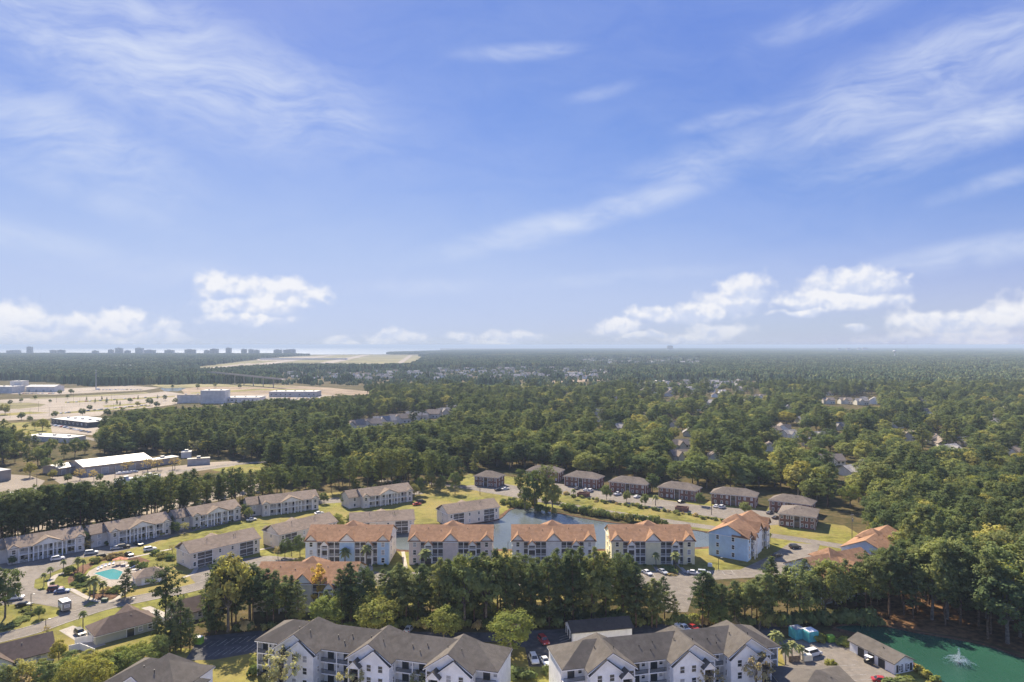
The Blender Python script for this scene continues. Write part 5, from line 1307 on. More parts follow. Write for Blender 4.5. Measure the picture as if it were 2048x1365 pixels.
# overpass
def overpass():
    A = Vector((P(419,744,22)[0], P(419,744,22)[1], 22.0)); A = Vector(((419-1024)/F*1500, 1500, 22.4)); B = Vector(((568-1024)/F*1290, 1290, 16.6)); L = (B-A).length
    o = thing('overpass', 'long raised road bridge with pale parapet crossing the trees', 'bridge', (A.x, A.y, 0)); d = B-A; n = 12
    side = Vector((-d.y, d.x, 0)).normalized()*5
    def strip(name, z0, z1, w0, w1, m):
        mb = MB()
        for i in range(n):
            p, q = d*(i/n), d*((i+1)/n); pts = []
            for (v, w) in ((p, w0), (q, w0), (q, w1), (p, w1)): s = v+side*w; pts.append((s.x, s.y, A.z+v.z+z1))
            mb.slab(pts, z1-z0)
        mb.build(name, m, o)
    strip('deck', -1.3, 0, -1, 1, M_conc); strip('parapet', .01, 1.1, -1, -.94, M_conc); strip('parapet', .01, 1.1, .94, 1, M_conc)
    for i in range(1, 8):
        p = d*(i/8); mb = MB(); mb.tube((p.x, p.y, 0), (p.x, p.y, A.z+p.z-1.3), .9, .9, 8); mb.build('pier', M_conc, o)
overpass()
# monopole
X, Y = P(192, 780); o = thing('mast', 'tall pale mast rising from the far edge of the big car park', 'mast', (X, Y)); mb = MB(); mb.tube((0,0,0), (0,0,35), .9, .5, 8); mb.build('pole', M_grey, o); part_box(o, 'hut', M_trim, (2, 6, -2, 1, 0, 3)); mb = MB(); mb.lathe([(.9, 34), (.9, 36.5)], 8); mb.build('antenna', M_grey, o)
for i, (px, b, t) in enumerate([(77,823,803),(98.5,832,815),(124,837,813.5),(159.5,811,796),(147,807,789),(113,806,792),(227,821,808),(322,808,792),(223,803,790),(60,835,818),(280,812,797),(20,836,818)]):
    lamp_post('tall thin lamp post %s' % ['left of the round oak in the big car park','between two oaks at the lower edge of the big car park','right of the oak pair at the lower lot edge','middle of the big car park, right of two','middle of the big car park, left of two','above the dry oval in the big car park','before the wood edge in the big car park','beside the lower wing of the pale hall','behind the row of cone trees','below the dry oval of the big car park','right of the row of cone trees','at the left edge of the big car park'][i], px, b, t, 1.6, 'lamp posts of the big car park')
# small cars standing far off
def small_car_mesh(col):
    mb = MB(); mb.prism([(-2.2,.3),(-2.2,.85),(-1.4,.95),(-.9,1.42),(.5,1.42),(1.1,.95),(2.1,.8),(2.2,.3)], -.88, .88); return mb.mesh('far_car', PAINT[col])
cols = ['white', 'silver', 'black', 'grey', 'red', 'white', 'blue', 'white']
def car_row(n, a, b, ang, lab, grp, jit=.3):
    A, B = P(*a), P(*b)
    for i in range(n):
        if rnd.random() < .18: continue
        t = (i+rnd.uniform(-jit, jit))/max(1, n-1); c = rnd.choice(cols); X, Y = A[0]+(B[0]-A[0])*t, A[1]+(B[1]-A[1])*t
        tag(link('parked_car', cached(('fc', c), lambda: small_car_mesh(c)), None, (X, Y, .12), rad(ang)), '%s car %s' % (c, lab), 'car', grp)
car_row(8, (108,852), (132,856), 70, 'in the row before the dark office block', 'cars at the dark office')
car_row(9, (138,858), (178,866), 70, 'in the lower row of the dark office car park', 'cars at the dark office')
car_row(18, (452,800), (540,798), 80, 'parked along the long low white building', 'cars at the showrooms')
car_row(22, (545,798), (690,796), 80, 'in the row before the car showroom', 'cars at the showrooms')
car_row(16, (560,801), (680,800), 80, 'in the second row before the car showroom', 'cars at the showrooms')
car_row(16, (40,788), (108,788), 85, 'parked before the curved-roof shed', 'cars at the works')
car_row(14, (200,781), (280,780), 85, 'parked by the tall mast', 'cars at the mast')
car_row(20, (120,828), (290,812), 80, 'in the near row of the big car park', 'cars in the big car park')
car_row(16, (140,806), (340,793), 80, 'in the far row of the big car park', 'cars in the big car park')
car_row(5, (240,949), (268,946), 30, 'parked before the warehouse', 'cars at the warehouse')
# ------------------------------------------------------------------ skyline along the shore
W_sky = mat('hotel_concrete', (.46, .45, .44), .8, var=.1, scale=.05); W_sky2 = mat('hotel_pale', (.55, .53, .50), .8, var=.1, scale=.05)
SKY = [(48,155,120),(208,250,88),(390,445,118),(452,505,116),(722,770,122),(850,890,113),(905,962,98),(978,1022,120),(1063,1125,98),(1135,1220,116),(1293,1368,116),(1453,1538,111),(1605,1650,118),(1653,1717,106),(1777,1818,97),(1898,1940,108),(1955,1997,110),(1969+30,1969+70,116),(2155,2220,113),(2230,2325,113)]
names = ['low broad hotel at the left end of the shore skyline','tallest slim tower left on the shore skyline','stepped low hotel right of the slim tower','second stepped low hotel right of the slim tower','small hotel left of the broad towers','narrow hotel just left of the first broad tower','first broad tower in the middle of the skyline','small hotel between the two broad towers','second broad tower in the middle of the skyline','long low hotel right of the broad towers','low hotel alone before the long slab','long slab hotel right of centre on the skyline','low hotel before the wide pale block','wide pale hotel block left of the slim right tower','slim dark tower right on the skyline','short hotel right of the slim dark tower','last short hotel before the open sea','tiny low hotel at the end of the towers','low block beyond the end of the skyline','long low block last before the open sea']
for i, (u0, u1, v) in enumerate(SKY):
    D = 5450; px0, px1 = u0/3.938, u1/3.938; zt = CAM_H-(670+v/3.938-Y0)*D/F; X0, X1 = (px0-1024)/F*D, (px1-1024)/F*D; W = X1-X0
    o = thing('hotel_tower', names[i], 'hotel', (X0, D, zg(D)), 0, 'hotels along the shore'); H = (zt-zg(D))*.9
    part_box(o, 'wall', W_sky if i % 2 else W_sky2, (0, W, 0, 18, 0, H))
    part_box(o, 'roof_storey', W_sky, (W*.25, W*.6, 4, 13, H, H+4)); 
    if W > 90: part_box(o, 'side_block', W_sky2, (W*.62, W*.95, 2, 14, H, H+5))
    nf = max(4, int(H/6)); 
    for k in range(2, nf): part_box(o, 'balcony_band', M_glass, (W*.06, W*.94, -.6, -.05, k*H/nf, k*H/nf+H/nf*.4))
o = thing('hotel_tower', 'lone broad tower block on the horizon right of centre', 'hotel', ((1334.6-1024)/F*9000, 9000, zg(9000))); H = 68-zg(9000); part_box(o, 'wall', W_sky, (0, 76, 0, 25, 0, H)); part_box(o, 'roof_storey', W_sky, (8, 66, 4, 20, H, H+6))
for k in range(6, 16): part_box(o, 'balcony_band', M_glass, (4, 72, -1, -.05, k*H/16, k*H/16+2))
X, Y = (1789-1024)/F*4000, 4000; o = thing('water_tower', 'white water tower rising from the far woods on the right', 'water tower', (X, Y, zg(Y))); mb = MB(); mb.lathe([(3, 0), (2.2, 36), (9, 41), (10, 45), (6, 49), (.3, 50.5)], 14); mb.build('tank', W_wht, o)
for i, (px, H) in enumerate([(1815,66), (1858,60), (1812,58)]):
    Y = 6000; o = thing('radio_mast', ['thin radio mast far right on the horizon', 'second thin radio mast farther right', 'short radio mast beside the first'][i], 'mast', ((px-1024)/F*Y, Y, zg(Y))); mb = MB(); mb.tube((0,0,0), (0,0,H+14), 1.1, .5, 5); mb.build('pole', M_grey, o)
for i, (px, w, H) in enumerate([(1676,22,40),(1694,26,44),(1716,18,46),(1726,30,48)]):
    Y = 9000; o = thing('hotel_tower', ['first faint block on the right horizon','second faint block on the right horizon','third faint block on the right horizon','widest faint block on the right horizon'][i], 'hotel', ((px-1024)/F*Y, Y, zg(Y)), 0, 'hotels on the right horizon'); part_box(o, 'wall', W_sky, (0, w*2, 0, 20, 0, H)); part_box(o, 'roof_storey', W_sky2, (w*.4, w*1.2, 4, 14, H, H+4))
# ------------------------------------------------------------------ estates and houses in the woods
ROOFS = {'grey': shingle('estate_grey_roof', (0.289, 0.272, 0.255)), 'brown': shingle('estate_brown_roof', (0.255, 0.212, 0.178)), 'pale': shingle('estate_pale_roof', (0.425, 0.399, 0.374)), 'charcoal': shingle('estate_dark_roof', (0.170, 0.166, 0.166))}
WALLS = {'white': W_white, 'cream': W_cream, 'grey': W_beige}
def small_house(X, Y, ang, L, dp, E, Rg, wall, roof, label, group):
    root = thing('house', label, 'house', (X, Y, zg(Y)), rad(ang), group)
    key = (L, dp, E, Rg, wall, roof)
    def w(): mb = MB(); mb.prism([(-dp/2, 0), (dp/2, 0), (dp/2, E), (0, Rg-.3), (-dp/2, E)], -L/2, L/2, axis='x'); mb.prism([(-L*.32, 0), (L*.02, 0), (L*.02, E), (-L*.15, Rg-.9), (-L*.32, E)], -dp/2-2.5, 0); return mb.mesh('wall', WALLS[wall])
    def r(): mb = MB(); gable_slabs(mb, -L/2-.6, L/2+.6, -dp/2-.6, dp/2+.6, E-.1, Rg, 'x', .25); gable_slabs(mb, -L*.35, L*.05, -dp/2-3.0, 0, E-.1, Rg-.5, 'y', .25); return mb.mesh('roof', ROOFS[roof])
    link('wall', cached(('hw',)+key, w), root); link('roof', cached(('hr',)+key, r), root)
    for x in (L*.2, L*.38): link('window', pane_mesh(1.6, 1.5), root, (x, -dp/2, 1.0))
    return root
def estate(poly, n, name, grp, s=1.0, seed=1):
    R = random.Random(seed); xs, ys = [p[0] for p in poly], [p[1] for p in poly]; got = []; tries = 0
    while len(got) < n and tries < 6000:
        tries += 1; px, py = R.uniform(min(xs), max(xs)), R.uniform(min(ys), max(ys))
        if not inpoly(px, py, poly): continue
        X, Y = P(px, py)
        if any((X-a)**2+((Y-b)*.8)**2 < (17*s)**2 for (a, b) in got): continue
        got.append((X, Y)); keep(X, Y, 7)
        rf = R.choice(['grey', 'grey', 'brown', 'pale', 'charcoal']); wl = R.choice(['white', 'white', 'cream', 'grey']); two = R.random() < .5
        small_house(X, Y, R.choice([0, 8, -15, 90, 25]), 15*s if R.random() < .6 else 12*s, 10*s, 5.4 if two else 3.2, (9.2 if two else 6.8), wl, rf, '%s-roofed %s %s house %s' % (rf, wl, 'two-storey' if two else 'low', name), grp+' '+rf+wl+str(two))
EST = [([(560,750),(640,745),(760,742),(900,740),(905,752),(890,762),(760,764),(640,762),(570,758)], 62, 'in the estate below the airfield', 'estate below the airfield'),
       ([(880,741),(1090,737),(1215,740),(1225,752),(1180,758),(1000,758),(890,755)], 72, 'in the estate right of the airfield', 'estate right of the airfield'),
       ([(1160,719),(1395,718),(1400,727),(1165,728)], 46, 'in the far row of roofs right of centre', 'far row of roofs'),
       ([(1265,768),(1515,764),(1520,786),(1285,792)], 34, 'half hidden in trees right of centre', 'houses half hidden in trees')]
for i, (pl, n, nm, gp) in enumerate(EST): estate(pl, n, nm, gp, 1.0 if i != 2 else 1.3, 40+i)
for (px, py, an, L, E, Rg, wl, rf, lab) in [(1870,886,70,14,3.4,8.2,'white','brown','white-gabled house in the right-hand woods, broad pale gable'),(1926,890,10,14,3.2,7,'grey','charcoal','low grey house right of the white-gabled house'),(1812,882,80,9,4,8,'grey','brown','small dark-gabled house left of the white-gabled house'),
        (1578,874,20,12,3.2,6.5,'white','grey','pale-roofed house in the woods left of the dark pine group'),(1545,866,10,12,3.2,6.5,'cream','brown','brown-roofed house at the clearing right of centre'),(1660,928,5,16,3.2,7,'cream','brown','tan-roofed house behind the nearest woods on the right'),(1698,950,30,12,3.2,6.5,'white','pale','pale-roofed house below the tan-roofed one on the right'),
        (1358,918,15,14,3.2,7,'cream','brown','tan-roofed house in the trees above the brick flats'),(1655,808,0,16,5.4,9,'cream','brown','first tan house in the row of four in the woods'),(1690,808,0,16,5.4,9,'cream','brown','second tan house in the row of four in the woods'),(1722,810,0,16,5.4,9,'cream','grey','third house in the row of four in the woods, grey roof'),(1748,808,60,18,5.4,9.4,'white','pale','fourth house in the row of four in the woods, pale roof'),
        (1490,905,25,12,3.2,6.5,'cream','brown','brown-roofed house deep in the trees above the brick flats'),(1740,940,-20,12,3.2,6.5,'white','grey','grey-roofed house left of the yellow tree in the right woods'),(1900,905,20,12,3.2,6.5,'white','pale','pale-roofed house behind the round trees far right'),(2020,975,15,13,3.2,6.5,'white','grey','grey-roofed house at the right edge in the woods')]:
    X, Y = P(px, py); small_house(X, Y, an, L, 11, E, Rg, wl, rf, lab, 'houses in the right woods'); keep(X, Y, 9)
for i, (px, py) in enumerate([(705,860),(738,857),(768,851),(800,846),(832,840),(862,836),(892,832),(912,826)]):
    X, Y = P(px, py); small_house(X, Y, [30,20,25,15,20,-10,25,15][i], 22, 12, 5.2, 9.6, 'grey', ['brown','brown','grey','brown','grey','brown','grey','grey'][i], '%s terraced house from the left in the row in the pine woods' % ['first','second','third','fourth','fifth','sixth','seventh','eighth'][i], 'terrace in the pine woods'); keep(X, Y, 10)

SCAT = []
_R = random.Random(77)
while len(SCAT) < 44:
    px, py = _R.uniform(1130, 2040), _R.uniform(782, 925); X, Y = P(px, py)
    if px < 1400 and py > 900: continue
    if any((X-a)**2+(Y-b)**2 < 45**2 for (a, b, _) in SCAT): continue
    k = len(SCAT); rf = _R.choice(['grey', 'brown', 'pale', 'brown']); wl = _R.choice(['white', 'cream', 'grey']); SCAT.append((X, Y, py)); keep(X, Y, 9)
    side = 'centre' if px < 1420 else ('right of centre' if px < 1740 else 'far right'); dep = 'deep in' if py < 830 else ('midway in' if py < 880 else 'near in')
    small_house(X, Y, _R.choice([0, 15, -20, 40, 75]), _R.choice([13, 15, 17]), 10, 3.2, 7.0, wl, rf, '%s-roofed %s house glimpsed %s the woods, %s' % (rf, wl, dep, side), 'houses glimpsed in the woods '+rf+wl+dep+side)
# ------------------------------------------------------------------ single trees, palms, shrubs
def T(var, px, pb, pt, label, group=None, w=1.0):
    X, Y = P(px, pb); H = CAM_H-(pt-Y0)*Y/F; NEAR.append((X, Y, 2.5)); return tree(var, X, Y, H, label, group, w)
T('ygr0', 652, 1268, 1196, 'round yellow-green tree at the left end behind the first white apartments', w=1.35); T('ygr1', 752, 1276, 1192, 'large yellow-green tree behind the middle gable of the first white apartments', w=1.65)
T('yel2', 888, 1284, 1213, 'golden yellow tree behind the right gable of the first white apartments', w=1.5); T('ygr1', 1022, 1312, 1222, 'big yellow-green tree in the gap between the two white apartment buildings', w=1.45)
T('org0', 640, 1222, 1128, 'orange-yellow autumn tree before the cream orange-roofed flats', w=1.0); T('ygr0', 1437, 1262, 1212, 'yellow-green tree behind the second white apartments', w=1.3); T('oak2', 1490, 1240, 1166, 'broad round green tree before the pines near the skips', w=1.25)
for a in [('brn1', 566, 1392, 1300, 'thin olive tree with bare twigs before the first white apartments'), ('brn1', 700, 1400, 1338, 'small olive tree top before the middle bay of the first white apartments'), ('brn1', 846, 1400, 1342, 'small olive tree top at the bottom edge left of the right gable'), ('brn0', 1420, 1400, 1338, 'thin bare-twigged tree before the second white apartments'), ('brn0', 1512, 1392, 1306, 'pale bare tree at the right end of the second white apartments')]: T(*a)
# bottom left bushes and trees
for i, (px, pb, pt, v, t) in enumerate([(40,1400,1318,'oak0','dark'),(95,1400,1322,'oak1','dark'),(150,1400,1316,'yel2','golden'),(185,1400,1322,'yel0','yellow'),(118,1330,1280,'yel1','slim yellow'),(215,1352,1300,'ygr0','olive'),(250,1335,1290,'ygr1','light'),(285,1325,1282,'yel2','pale'),(195,1345,1305,'oak2','deep green'),(320,1325,1270,'oak3','grey-green'),(10,1405,1330,'oak3','leftmost dark'),(60,1405,1340,'brn0','brown')]):
    T(v, px, pb, pt, '%s bushy tree in the bottom left thicket, %s' % (t, ['below the corner house','between corner house and fence','below the white fence','lower middle of the thicket','beside the white fence corner','right of the white fence','before the sage green house','right end before the sage house','under the fence shadow','beside the tall conifers','at the picture edge','under the corner house gable'][i]), 'bottom left thicket', 1.15)
# the big open pine and the conifers by the left car park
T('flat2', 331, 1262, 1132, 'big open-crowned pine standing alone before the small driveway', w=1.25)
for i, (px, pb, pt, v) in enumerate([(318,1300,1218,'cone0'),(340,1303,1205,'cone1'),(362,1300,1198,'cone0'),(380,1298,1215,'cone1'),(352,1306,1240,'cone0'),(432,1268,1130,'pine3'),(456,1264,1108,'oak1'),(418,1272,1165,'cone1')]):
    T(v, px, pb, pt, '%s conifer in the clump left of the car park' % ['leftmost shaggy','second dark','tallest dark','right-hand dark','low front','slim tall','yellowish tall','short pointed'][i], 'conifers left of the car park', 1.0 if i < 5 else .9)
T('oak1', 10, 1236, 1140, 'dark leafy tree at the left edge above the white pickup'); T('pine1', -12, 1240, 1130, 'dark pine cut by the left edge of the picture')
T('cone1', 250, 1196, 1138, 'dense dark tree before the pool house', w=1.5); T('oak2', 78, 1238, 1212, 'round dark bush-tree on the verge corner by the trailer', w=1.1); T('brn0', 93, 1272, 1252, 'small reddish tree above the corner house roof', w=1.1)
T('oak0', 600, 1114, 1070, 'leafy tree on the lawn beside the pale blue flats'); T('oak2', 570, 1116, 1078, 'round tree left of the pale blue flats lawn'); T('brn0', 556, 1118, 1092, 'small brown-leaved tree on the lawn left of the pale blue flats')
for a in [('oak0', 1070, 1022, 940, 'tall pond tree, left of the pair'), ('flat0', 1092, 1024, 930, 'tall pond pine, right of the pair', None, 1.1), ('flat1', 1040, 1016, 940, 'slender pond pine beside the tall pair'), ('oak1', 1105, 1026, 960, 'lower leafy tree at the right of the tall pond pair'), ('oak3', 1050, 1022, 975, 'low dark tree under the tall pond pair'),
          ('ygr1', 790, 1060, 1020, 'olive round tree before the half hidden flats, right one', None, 1.2), ('ygr0', 672, 1062, 1028, 'olive round tree before the half hidden flats, left one', None, 1.3), ('oak2', 710, 1062, 1026, 'olive tree between the two round ones', None, 1.3),
          ('oak2', 1305, 985, 948, 'round green tree between two brick flats', None, 1.2), ('oak2', 1400, 1012, 985, 'round green tree at the corner of the third brick flats'), ('oak2', 1490, 1030, 1004, 'round bush-like tree before the brick flats near the orange roof', None, 1.3), ('oak2', 1253, 1005, 982, 'small round tree at the middle of the brick flats lawn strip'), ('oak2', 1290, 1012, 988, 'second small round tree on the brick flats lawn strip'), ('oak2', 1213, 1000, 970, 'third small round tree on the brick flats lawn strip'),
          ('oak1', 838, 990, 955, 'dark tree at the end of the portico flats by the pond'), ('oak0', 880, 985, 950, 'dark tree behind the pond-side flats'), ('oak3', 910, 988, 945, 'leafy tree behind the right end of the pond-side flats'), ('oak1', 860, 978, 940, 'tree between the car park and pond-side flats')]: T(*a)
# oaks and cone trees of the big car park
for i, (px, pb, pt) in enumerate([(43,840,825),(110,836,822),(165,832,817),(215,833,818),(300,812,796),(42,805,797),(100,806,799),(275,814,803),(313,816,803),(10,830,808),(120,790,780),(142,789,778),(40,792,788)]):
    T('oak2', px, pb, pt, '%s round dark oak in the big car park' % ['first lower','second lower','third lower','fourth lower','spreading','tiny left','tiny second','middling','right-hand','left edge','upper first','upper second','upper left'][i], 'round oaks of the big car park', 1.3)
for i, (px, pb, pt) in enumerate([(190,806,797),(213,807,795),(234,809,799),(240,811,803),(276,799,791),(315,798,790),(173,801,793),(204,800,792)]):
    T('cone0', px, pb, pt, '%s small cone-shaped tree in the big car park' % ['first','second','third','fourth','fifth','sixth','seventh','eighth'][i], 'cone trees of the big car park', 1.2)
for i, (px, pb, pt, v) in enumerate([(160,960,938,'brn0'),(188,962,940,'brn0'),(255,945,922,'brn0'),(295,942,918,'brn0'),(315,940,918,'brn0'),(350,938,915,'brn0'),(135,966,948,'oak2'),(105,958,940,'oak2'),(200,964,948,'oak2'),(390,908,880,'brn1'),(410,910,882,'yel0'),(365,900,886,'brn1'),(120,948,920,'oak3'),(60,955,925,'oak1'),(90,945,915,'oak0')]):
    T(v, px, pb, pt, '%s tree in the yard around the pale-roofed warehouse' % ['brown first','brown second','tan third','tan fourth','tan fifth','tan sixth','green first','green second','green third','olive','golden','small olive','dark first','dark second','dark third'][i], 'trees of the warehouse yard', 1.2)
for i, (px, pb, pt, v) in enumerate([(5,900,838,'pine1'),(25,905,850,'pine2'),(48,906,858,'oak0'),(70,860,842,'oak1'),(85,862,838,'yel0'),(70,915,870,'pine1'),(100,915,878,'oak1'),(128,918,880,'pine4'),(150,915,876,'oak0'),(170,908,880,'oak1'),(30,925,880,'pine2'),(5,930,885,'oak3'),(55,935,890,'pine1'),(88,930,890,'oak0'),(200,905,875,'pine2'),(225,900,866,'oak2'),(255,903,862,'oak0'),(280,898,868,'yel0'),(305,900,850,'oak3'),(335,900,865,'pine1')]):
    T(v, px, pb, pt, '%s tree in the wood edge left of the warehouse, %s' % ('pine' if v[0] == 'p' else 'leafy', ['at the picture edge, upper','next to the edge','by the blue-grey roof','on the small lawn','golden on the small lawn','under the blue-grey building','left of the brown roof','slim','broad','small','lower left','lowest at the edge','lower second','lower third','just left of the road','low by the road','before the big round crown','pale by the road','big round crown','right of the big crown'][i]), 'wood edge left of the warehouse', 1.2)
# palms
for i, (px, pb, pt, l) in enumerate([(166,1256,1222,'palm beside the driveway of the sage green house'),(690,1134,1096,'palm before the blue centre bay'),(733,1134,1090,'palm before the right stairs of the light blue flats'),(850,1140,1098,'palm before the left stairs of the beige flats'),(1312,1137,1105,'palm before the yellow centre bay'),(1351,1139,1104,'palm before the right stairs of the yellow flats'),
        (88,1172,1146,'palm on the island left of the pool path'),(101,1156,1134,'palm at the top of the island left of the pool'),(127,1144,1120,'palm beside the curved path at the pool'),(156,1142,1114,'palm at the upper left of the pool deck'),(166,1144,1118,'second palm at the upper left of the pool deck'),(188,1196,1152,'palm below the pool, taller of two'),(180,1194,1158,'palm below the pool, shorter of two'),(206,1190,1162,'palm by the pool fence'),
        (1552,1322,1262,'palm at the end of the second white apartments, tallest'),(1571,1330,1288,'left palm by the white pickup'),(1584,1326,1282,'middle palm by the white pickup'),(1600,1320,1290,'right palm by the white pickup'),(1312-165,998,978,'palm by the left brick enclosure'),(1311,1012,990,'palm in the brick flats lawn strip'),(1540,1085,1066,'palm beside the blue flats columns')]):
    T('palm%d' % (i % 2), px, pb, pt, l, 'palms', 1.15)
# shrubs
SHRUB = [shrub(400+i, 1.0, 1.1) for i in range(3)]; SHY = [shrub(410+i, 1.0, 1.0, m=L_yel) for i in range(2)]; SHR = [shrub(420, 1.0, 1.0, m=L_brn)]
def bush(px, py, r, h, label, group, kind='g'):
    X, Y = P(px, py); me = rnd.choice({'g': SHRUB, 'y': SHY, 'r': SHR}[kind]); o = thing('shrub', label, 'shrub', (X, Y), rnd.uniform(0, 6.28), group, me); o.scale = (r, r, h); return o
for i, (px, py, r, h, k) in enumerate([(267,1134,2.0,2.3,'g'),(286,1138,2.2,2.3,'g'),(139,1148,2.0,2.6,'g'),(160,1160,2.2,2.2,'g'),(168,1164,1.8,2.0,'g'),(146,1170,1.6,.9,'g'),(160,1174,2.2,1.0,'g'),(170,1184,1.0,1.0,'g'),(184,1188,1.5,1.2,'g'),(104,1170,1.0,1.0,'g'),(200,1120,2.2,1.4,'r'),(225,1117,2.4,2.4,'r'),(238,1116,2.0,2.2,'r'),(190,1126,2.0,2.0,'g'),(214,1184,2.2,1.3,'r'),(224,1186,1.6,1.2,'g'),(232,1184,1.5,2.0,'g'),(312,1110,2.4,1.8,'g'),(326,1116,2.8,2.2,'g'),(342,1120,2.2,1.8,'g'),(427,1120,2.2,2.6,'g'),(415,1128,1.4,1.4,'r'),(58,1232,2.0,1.2,'g'),(46,1240,2.4,.8,'g'),(30,1250,2.6,.9,'g'),(15,1256,2.4,.8,'g'),(52,1222,2.0,1.0,'g')]):
    bush(px, py, r, h, '%s shrub near the swimming pool, number %s along the beds' % ({'g': 'green', 'r': 'reddish brown', 'y': 'yellow'}[k], ['one','two','three','four','five','six','seven','eight','nine','ten','eleven','twelve','thirteen','fourteen','fifteen','sixteen','seventeen','eighteen','nineteen','twenty','twenty-one','twenty-two','twenty-three','twenty-four','twenty-five','twenty-six','twenty-seven'][i]) if False else '%s shrub in the beds around the swimming pool and court' % {'g': ('broad green' if r > 2 else ('tall green' if h > 1.5 else 'small green')), 'r': 'reddish brown', 'y': 'yellow'}[k], 'shrubs around the pool '+{'g': ('a' if r > 2 else ('b' if h > 1.5 else 'c')), 'r': 'd', 'y': 'e'}[k], k)
for (px, py, r, h, k, l) in [(1643,1284,2.6,1.9,'y','clipped yellow-green hedge left of the lime green bin'),(1684,1288,2.6,1.7,'y','clipped yellow-green hedge right of the lime green bin'),(1660,1334,2.0,1.8,'y','yellow shrub in the middle of the right car park'),(1838,1346,1.6,1.8,'y','yellow shrub at the pond corner of the storage building'),(1852,1354,2.0,1.4,'y','yellow shrub on the bank below the storage building'),(1810,1368,2.4,1.6,'g','hedge at the bottom edge before the storage building'),(1778,1372,2.4,1.6,'g','hedge at the bottom edge by the red car'),(1870,1362,1.6,1.2,'y','last yellow shrub down the pond bank'),
        (1030,1352,3.0,2.4,'g','dark shrub under the yellow-green tree between the apartments'),(1052,1358,2.6,2.2,'g','dark shrub mass at the bottom edge between the apartments'),(1092,1350,1.2,2.2,'g','slim dark shrub at the corner of the second apartments'),(508,1338,1.4,3.0,'g','dark upright shrub at the corner of the first apartments'),(506,1352,1.6,2.4,'g','lower dark shrub at the corner of the first apartments'),(1338,1144,3.2,1.6,'g','wide shrub bed before the yellow flats'),(1345,1150,2.2,.8,'r','reddish bed edge before the yellow flats')]:
    bush(px, py, r, h, l, 'shrubs', k)
def strip(n, line, r0, r1, h, lab, grp, kinds='g', jit=3):
    for i in range(n):
        t = (i+.5)/n*(len(line)-1); k = min(int(t), len(line)-2); f = t-k; px = line[k][0]+(line[k+1][0]-line[k][0])*f+rnd.uniform(-jit, jit); py = line[k][1]+(line[k+1][1]-line[k][1])*f+rnd.uniform(-jit, jit)*.3
        r = rnd.uniform(r0, r1); bush(px, py, r, r*h*rnd.uniform(.8, 1.2), lab, grp, rnd.choice(kinds))
strip(44, [(1122,988),(1200,1004),(1300,1018),(1400,1036),(1510,1052)], .9, 1.7, 1.0, 'low shrub in the lawn strip along the brick flats', 'shrubs along the brick flats', 'gggr', 6)
strip(26, [(1122,1018),(1180,1030),(1240,1040),(1330,1050)], 1.8, 3.2, 1.3, 'leafy shrub on the far bank of the pond', 'shrubs on the pond bank', 'g', 5)
strip(16, [(1115,1006),(1010,1010),(1050,1016),(1110,1030)], 1.8, 3.0, 1.3, 'leafy shrub under the tall pond trees', 'shrubs under the pond trees', 'g', 6)
strip(10, [(985,1018),(940,1030),(880,1040)], 1.0, 1.6, 1.0, 'small shrub along the wall of the pond-side flats', 'shrubs at the pond-side flats', 'g')
for (x0, x1, y) in ((614,776,1133),(822,982,1133),(1028,1186,1133),(1226,1386,1133)):
    strip(9, [(x0, y), (x1, y)], .8, 1.2, 1.0, {614: 'low shrub at the foot of the light blue flats', 822: 'low shrub at the foot of the beige flats', 1028: 'low shrub at the foot of the pale grey flats', 1226: 'low shrub at the foot of the yellow flats'}[x0], 'shrubs at the flats %d' % x0, 'g', 4)
for (a, b, l) in (((30,1124),(170,1100),'low shrub at the foot of the leftmost grey flats'),((210,1092),(342,1067),'low shrub at the foot of the second grey flats'),((380,1060),(480,1040),'low shrub at the foot of the third grey flats'),((340,1124),(490,1090),'low shrub behind the pool-side flats'),((530,1086),(640,1058),'low shrub behind the next tan-roofed flats')):
    strip(10, [a, b], .9, 1.5, 1.0, l, l, 'ggr', 4)
strip(60, [(420,1262),(700,1258),(1000,1256),(1300,1250),(1540,1250)], 1.2, 2.6, 1.3, 'dark undergrowth shrub at the foot of the front pines', 'undergrowth at the foot of the front pines', 'gggr', 9)
strip(40, [(690,1240),(1000,1238),(1290,1238)], 1.6, 3.0, 1.5, 'dark undergrowth shrub at the foot of the front pines', 'undergrowth at the foot of the front pines', 'g', 12)

strip(26, [(1530,1252),(1600,1250),(1690,1248),(1760,1250)], 1.6, 3.0, 1.5, 'dark undergrowth shrub at the foot of the wood behind the skips', 'undergrowth behind the skips', 'g', 8)
for i, (px, pb, pt, v) in enumerate([(166,1098,1062,'oak1'),(178,1100,1080,'brn0'),(338,1062,1030,'oak0'),(352,1068,1044,'oak2'),(368,1066,1046,'brn1'),(492,1036,1008,'oak0'),(498,1040,1016,'oak1'),(648,1008,985,'oak2'),(690,1010,984,'oak0'),(828,996,968,'oak1'),(500,1092,1072,'oak2'),(24,1132,1112,'oak2'),(345,1106,1090,'brn0'),(655,1050,1030,'oak0')]):
    T(v, px, pb, pt, '%s tree %s' % ('small brown' if v[0] == 'b' else 'leafy green', ['in the first gap between the grey flats','low in the first gap between the grey flats','in the second gap between the grey flats','at the left wing of the third grey flats','thin, before the third grey flats','in the third gap between the grey flats','second in the third gap between the grey flats','right of the portico flats above the lawn','left of the portico flats by the dark trees','right of the last portico flats','right of the pool-side flats','before the leftmost grey flats','at the corner of the pool-side flats','between the two hidden tan-roofed flats'][i]), 'trees between the grey flats', 1.15)

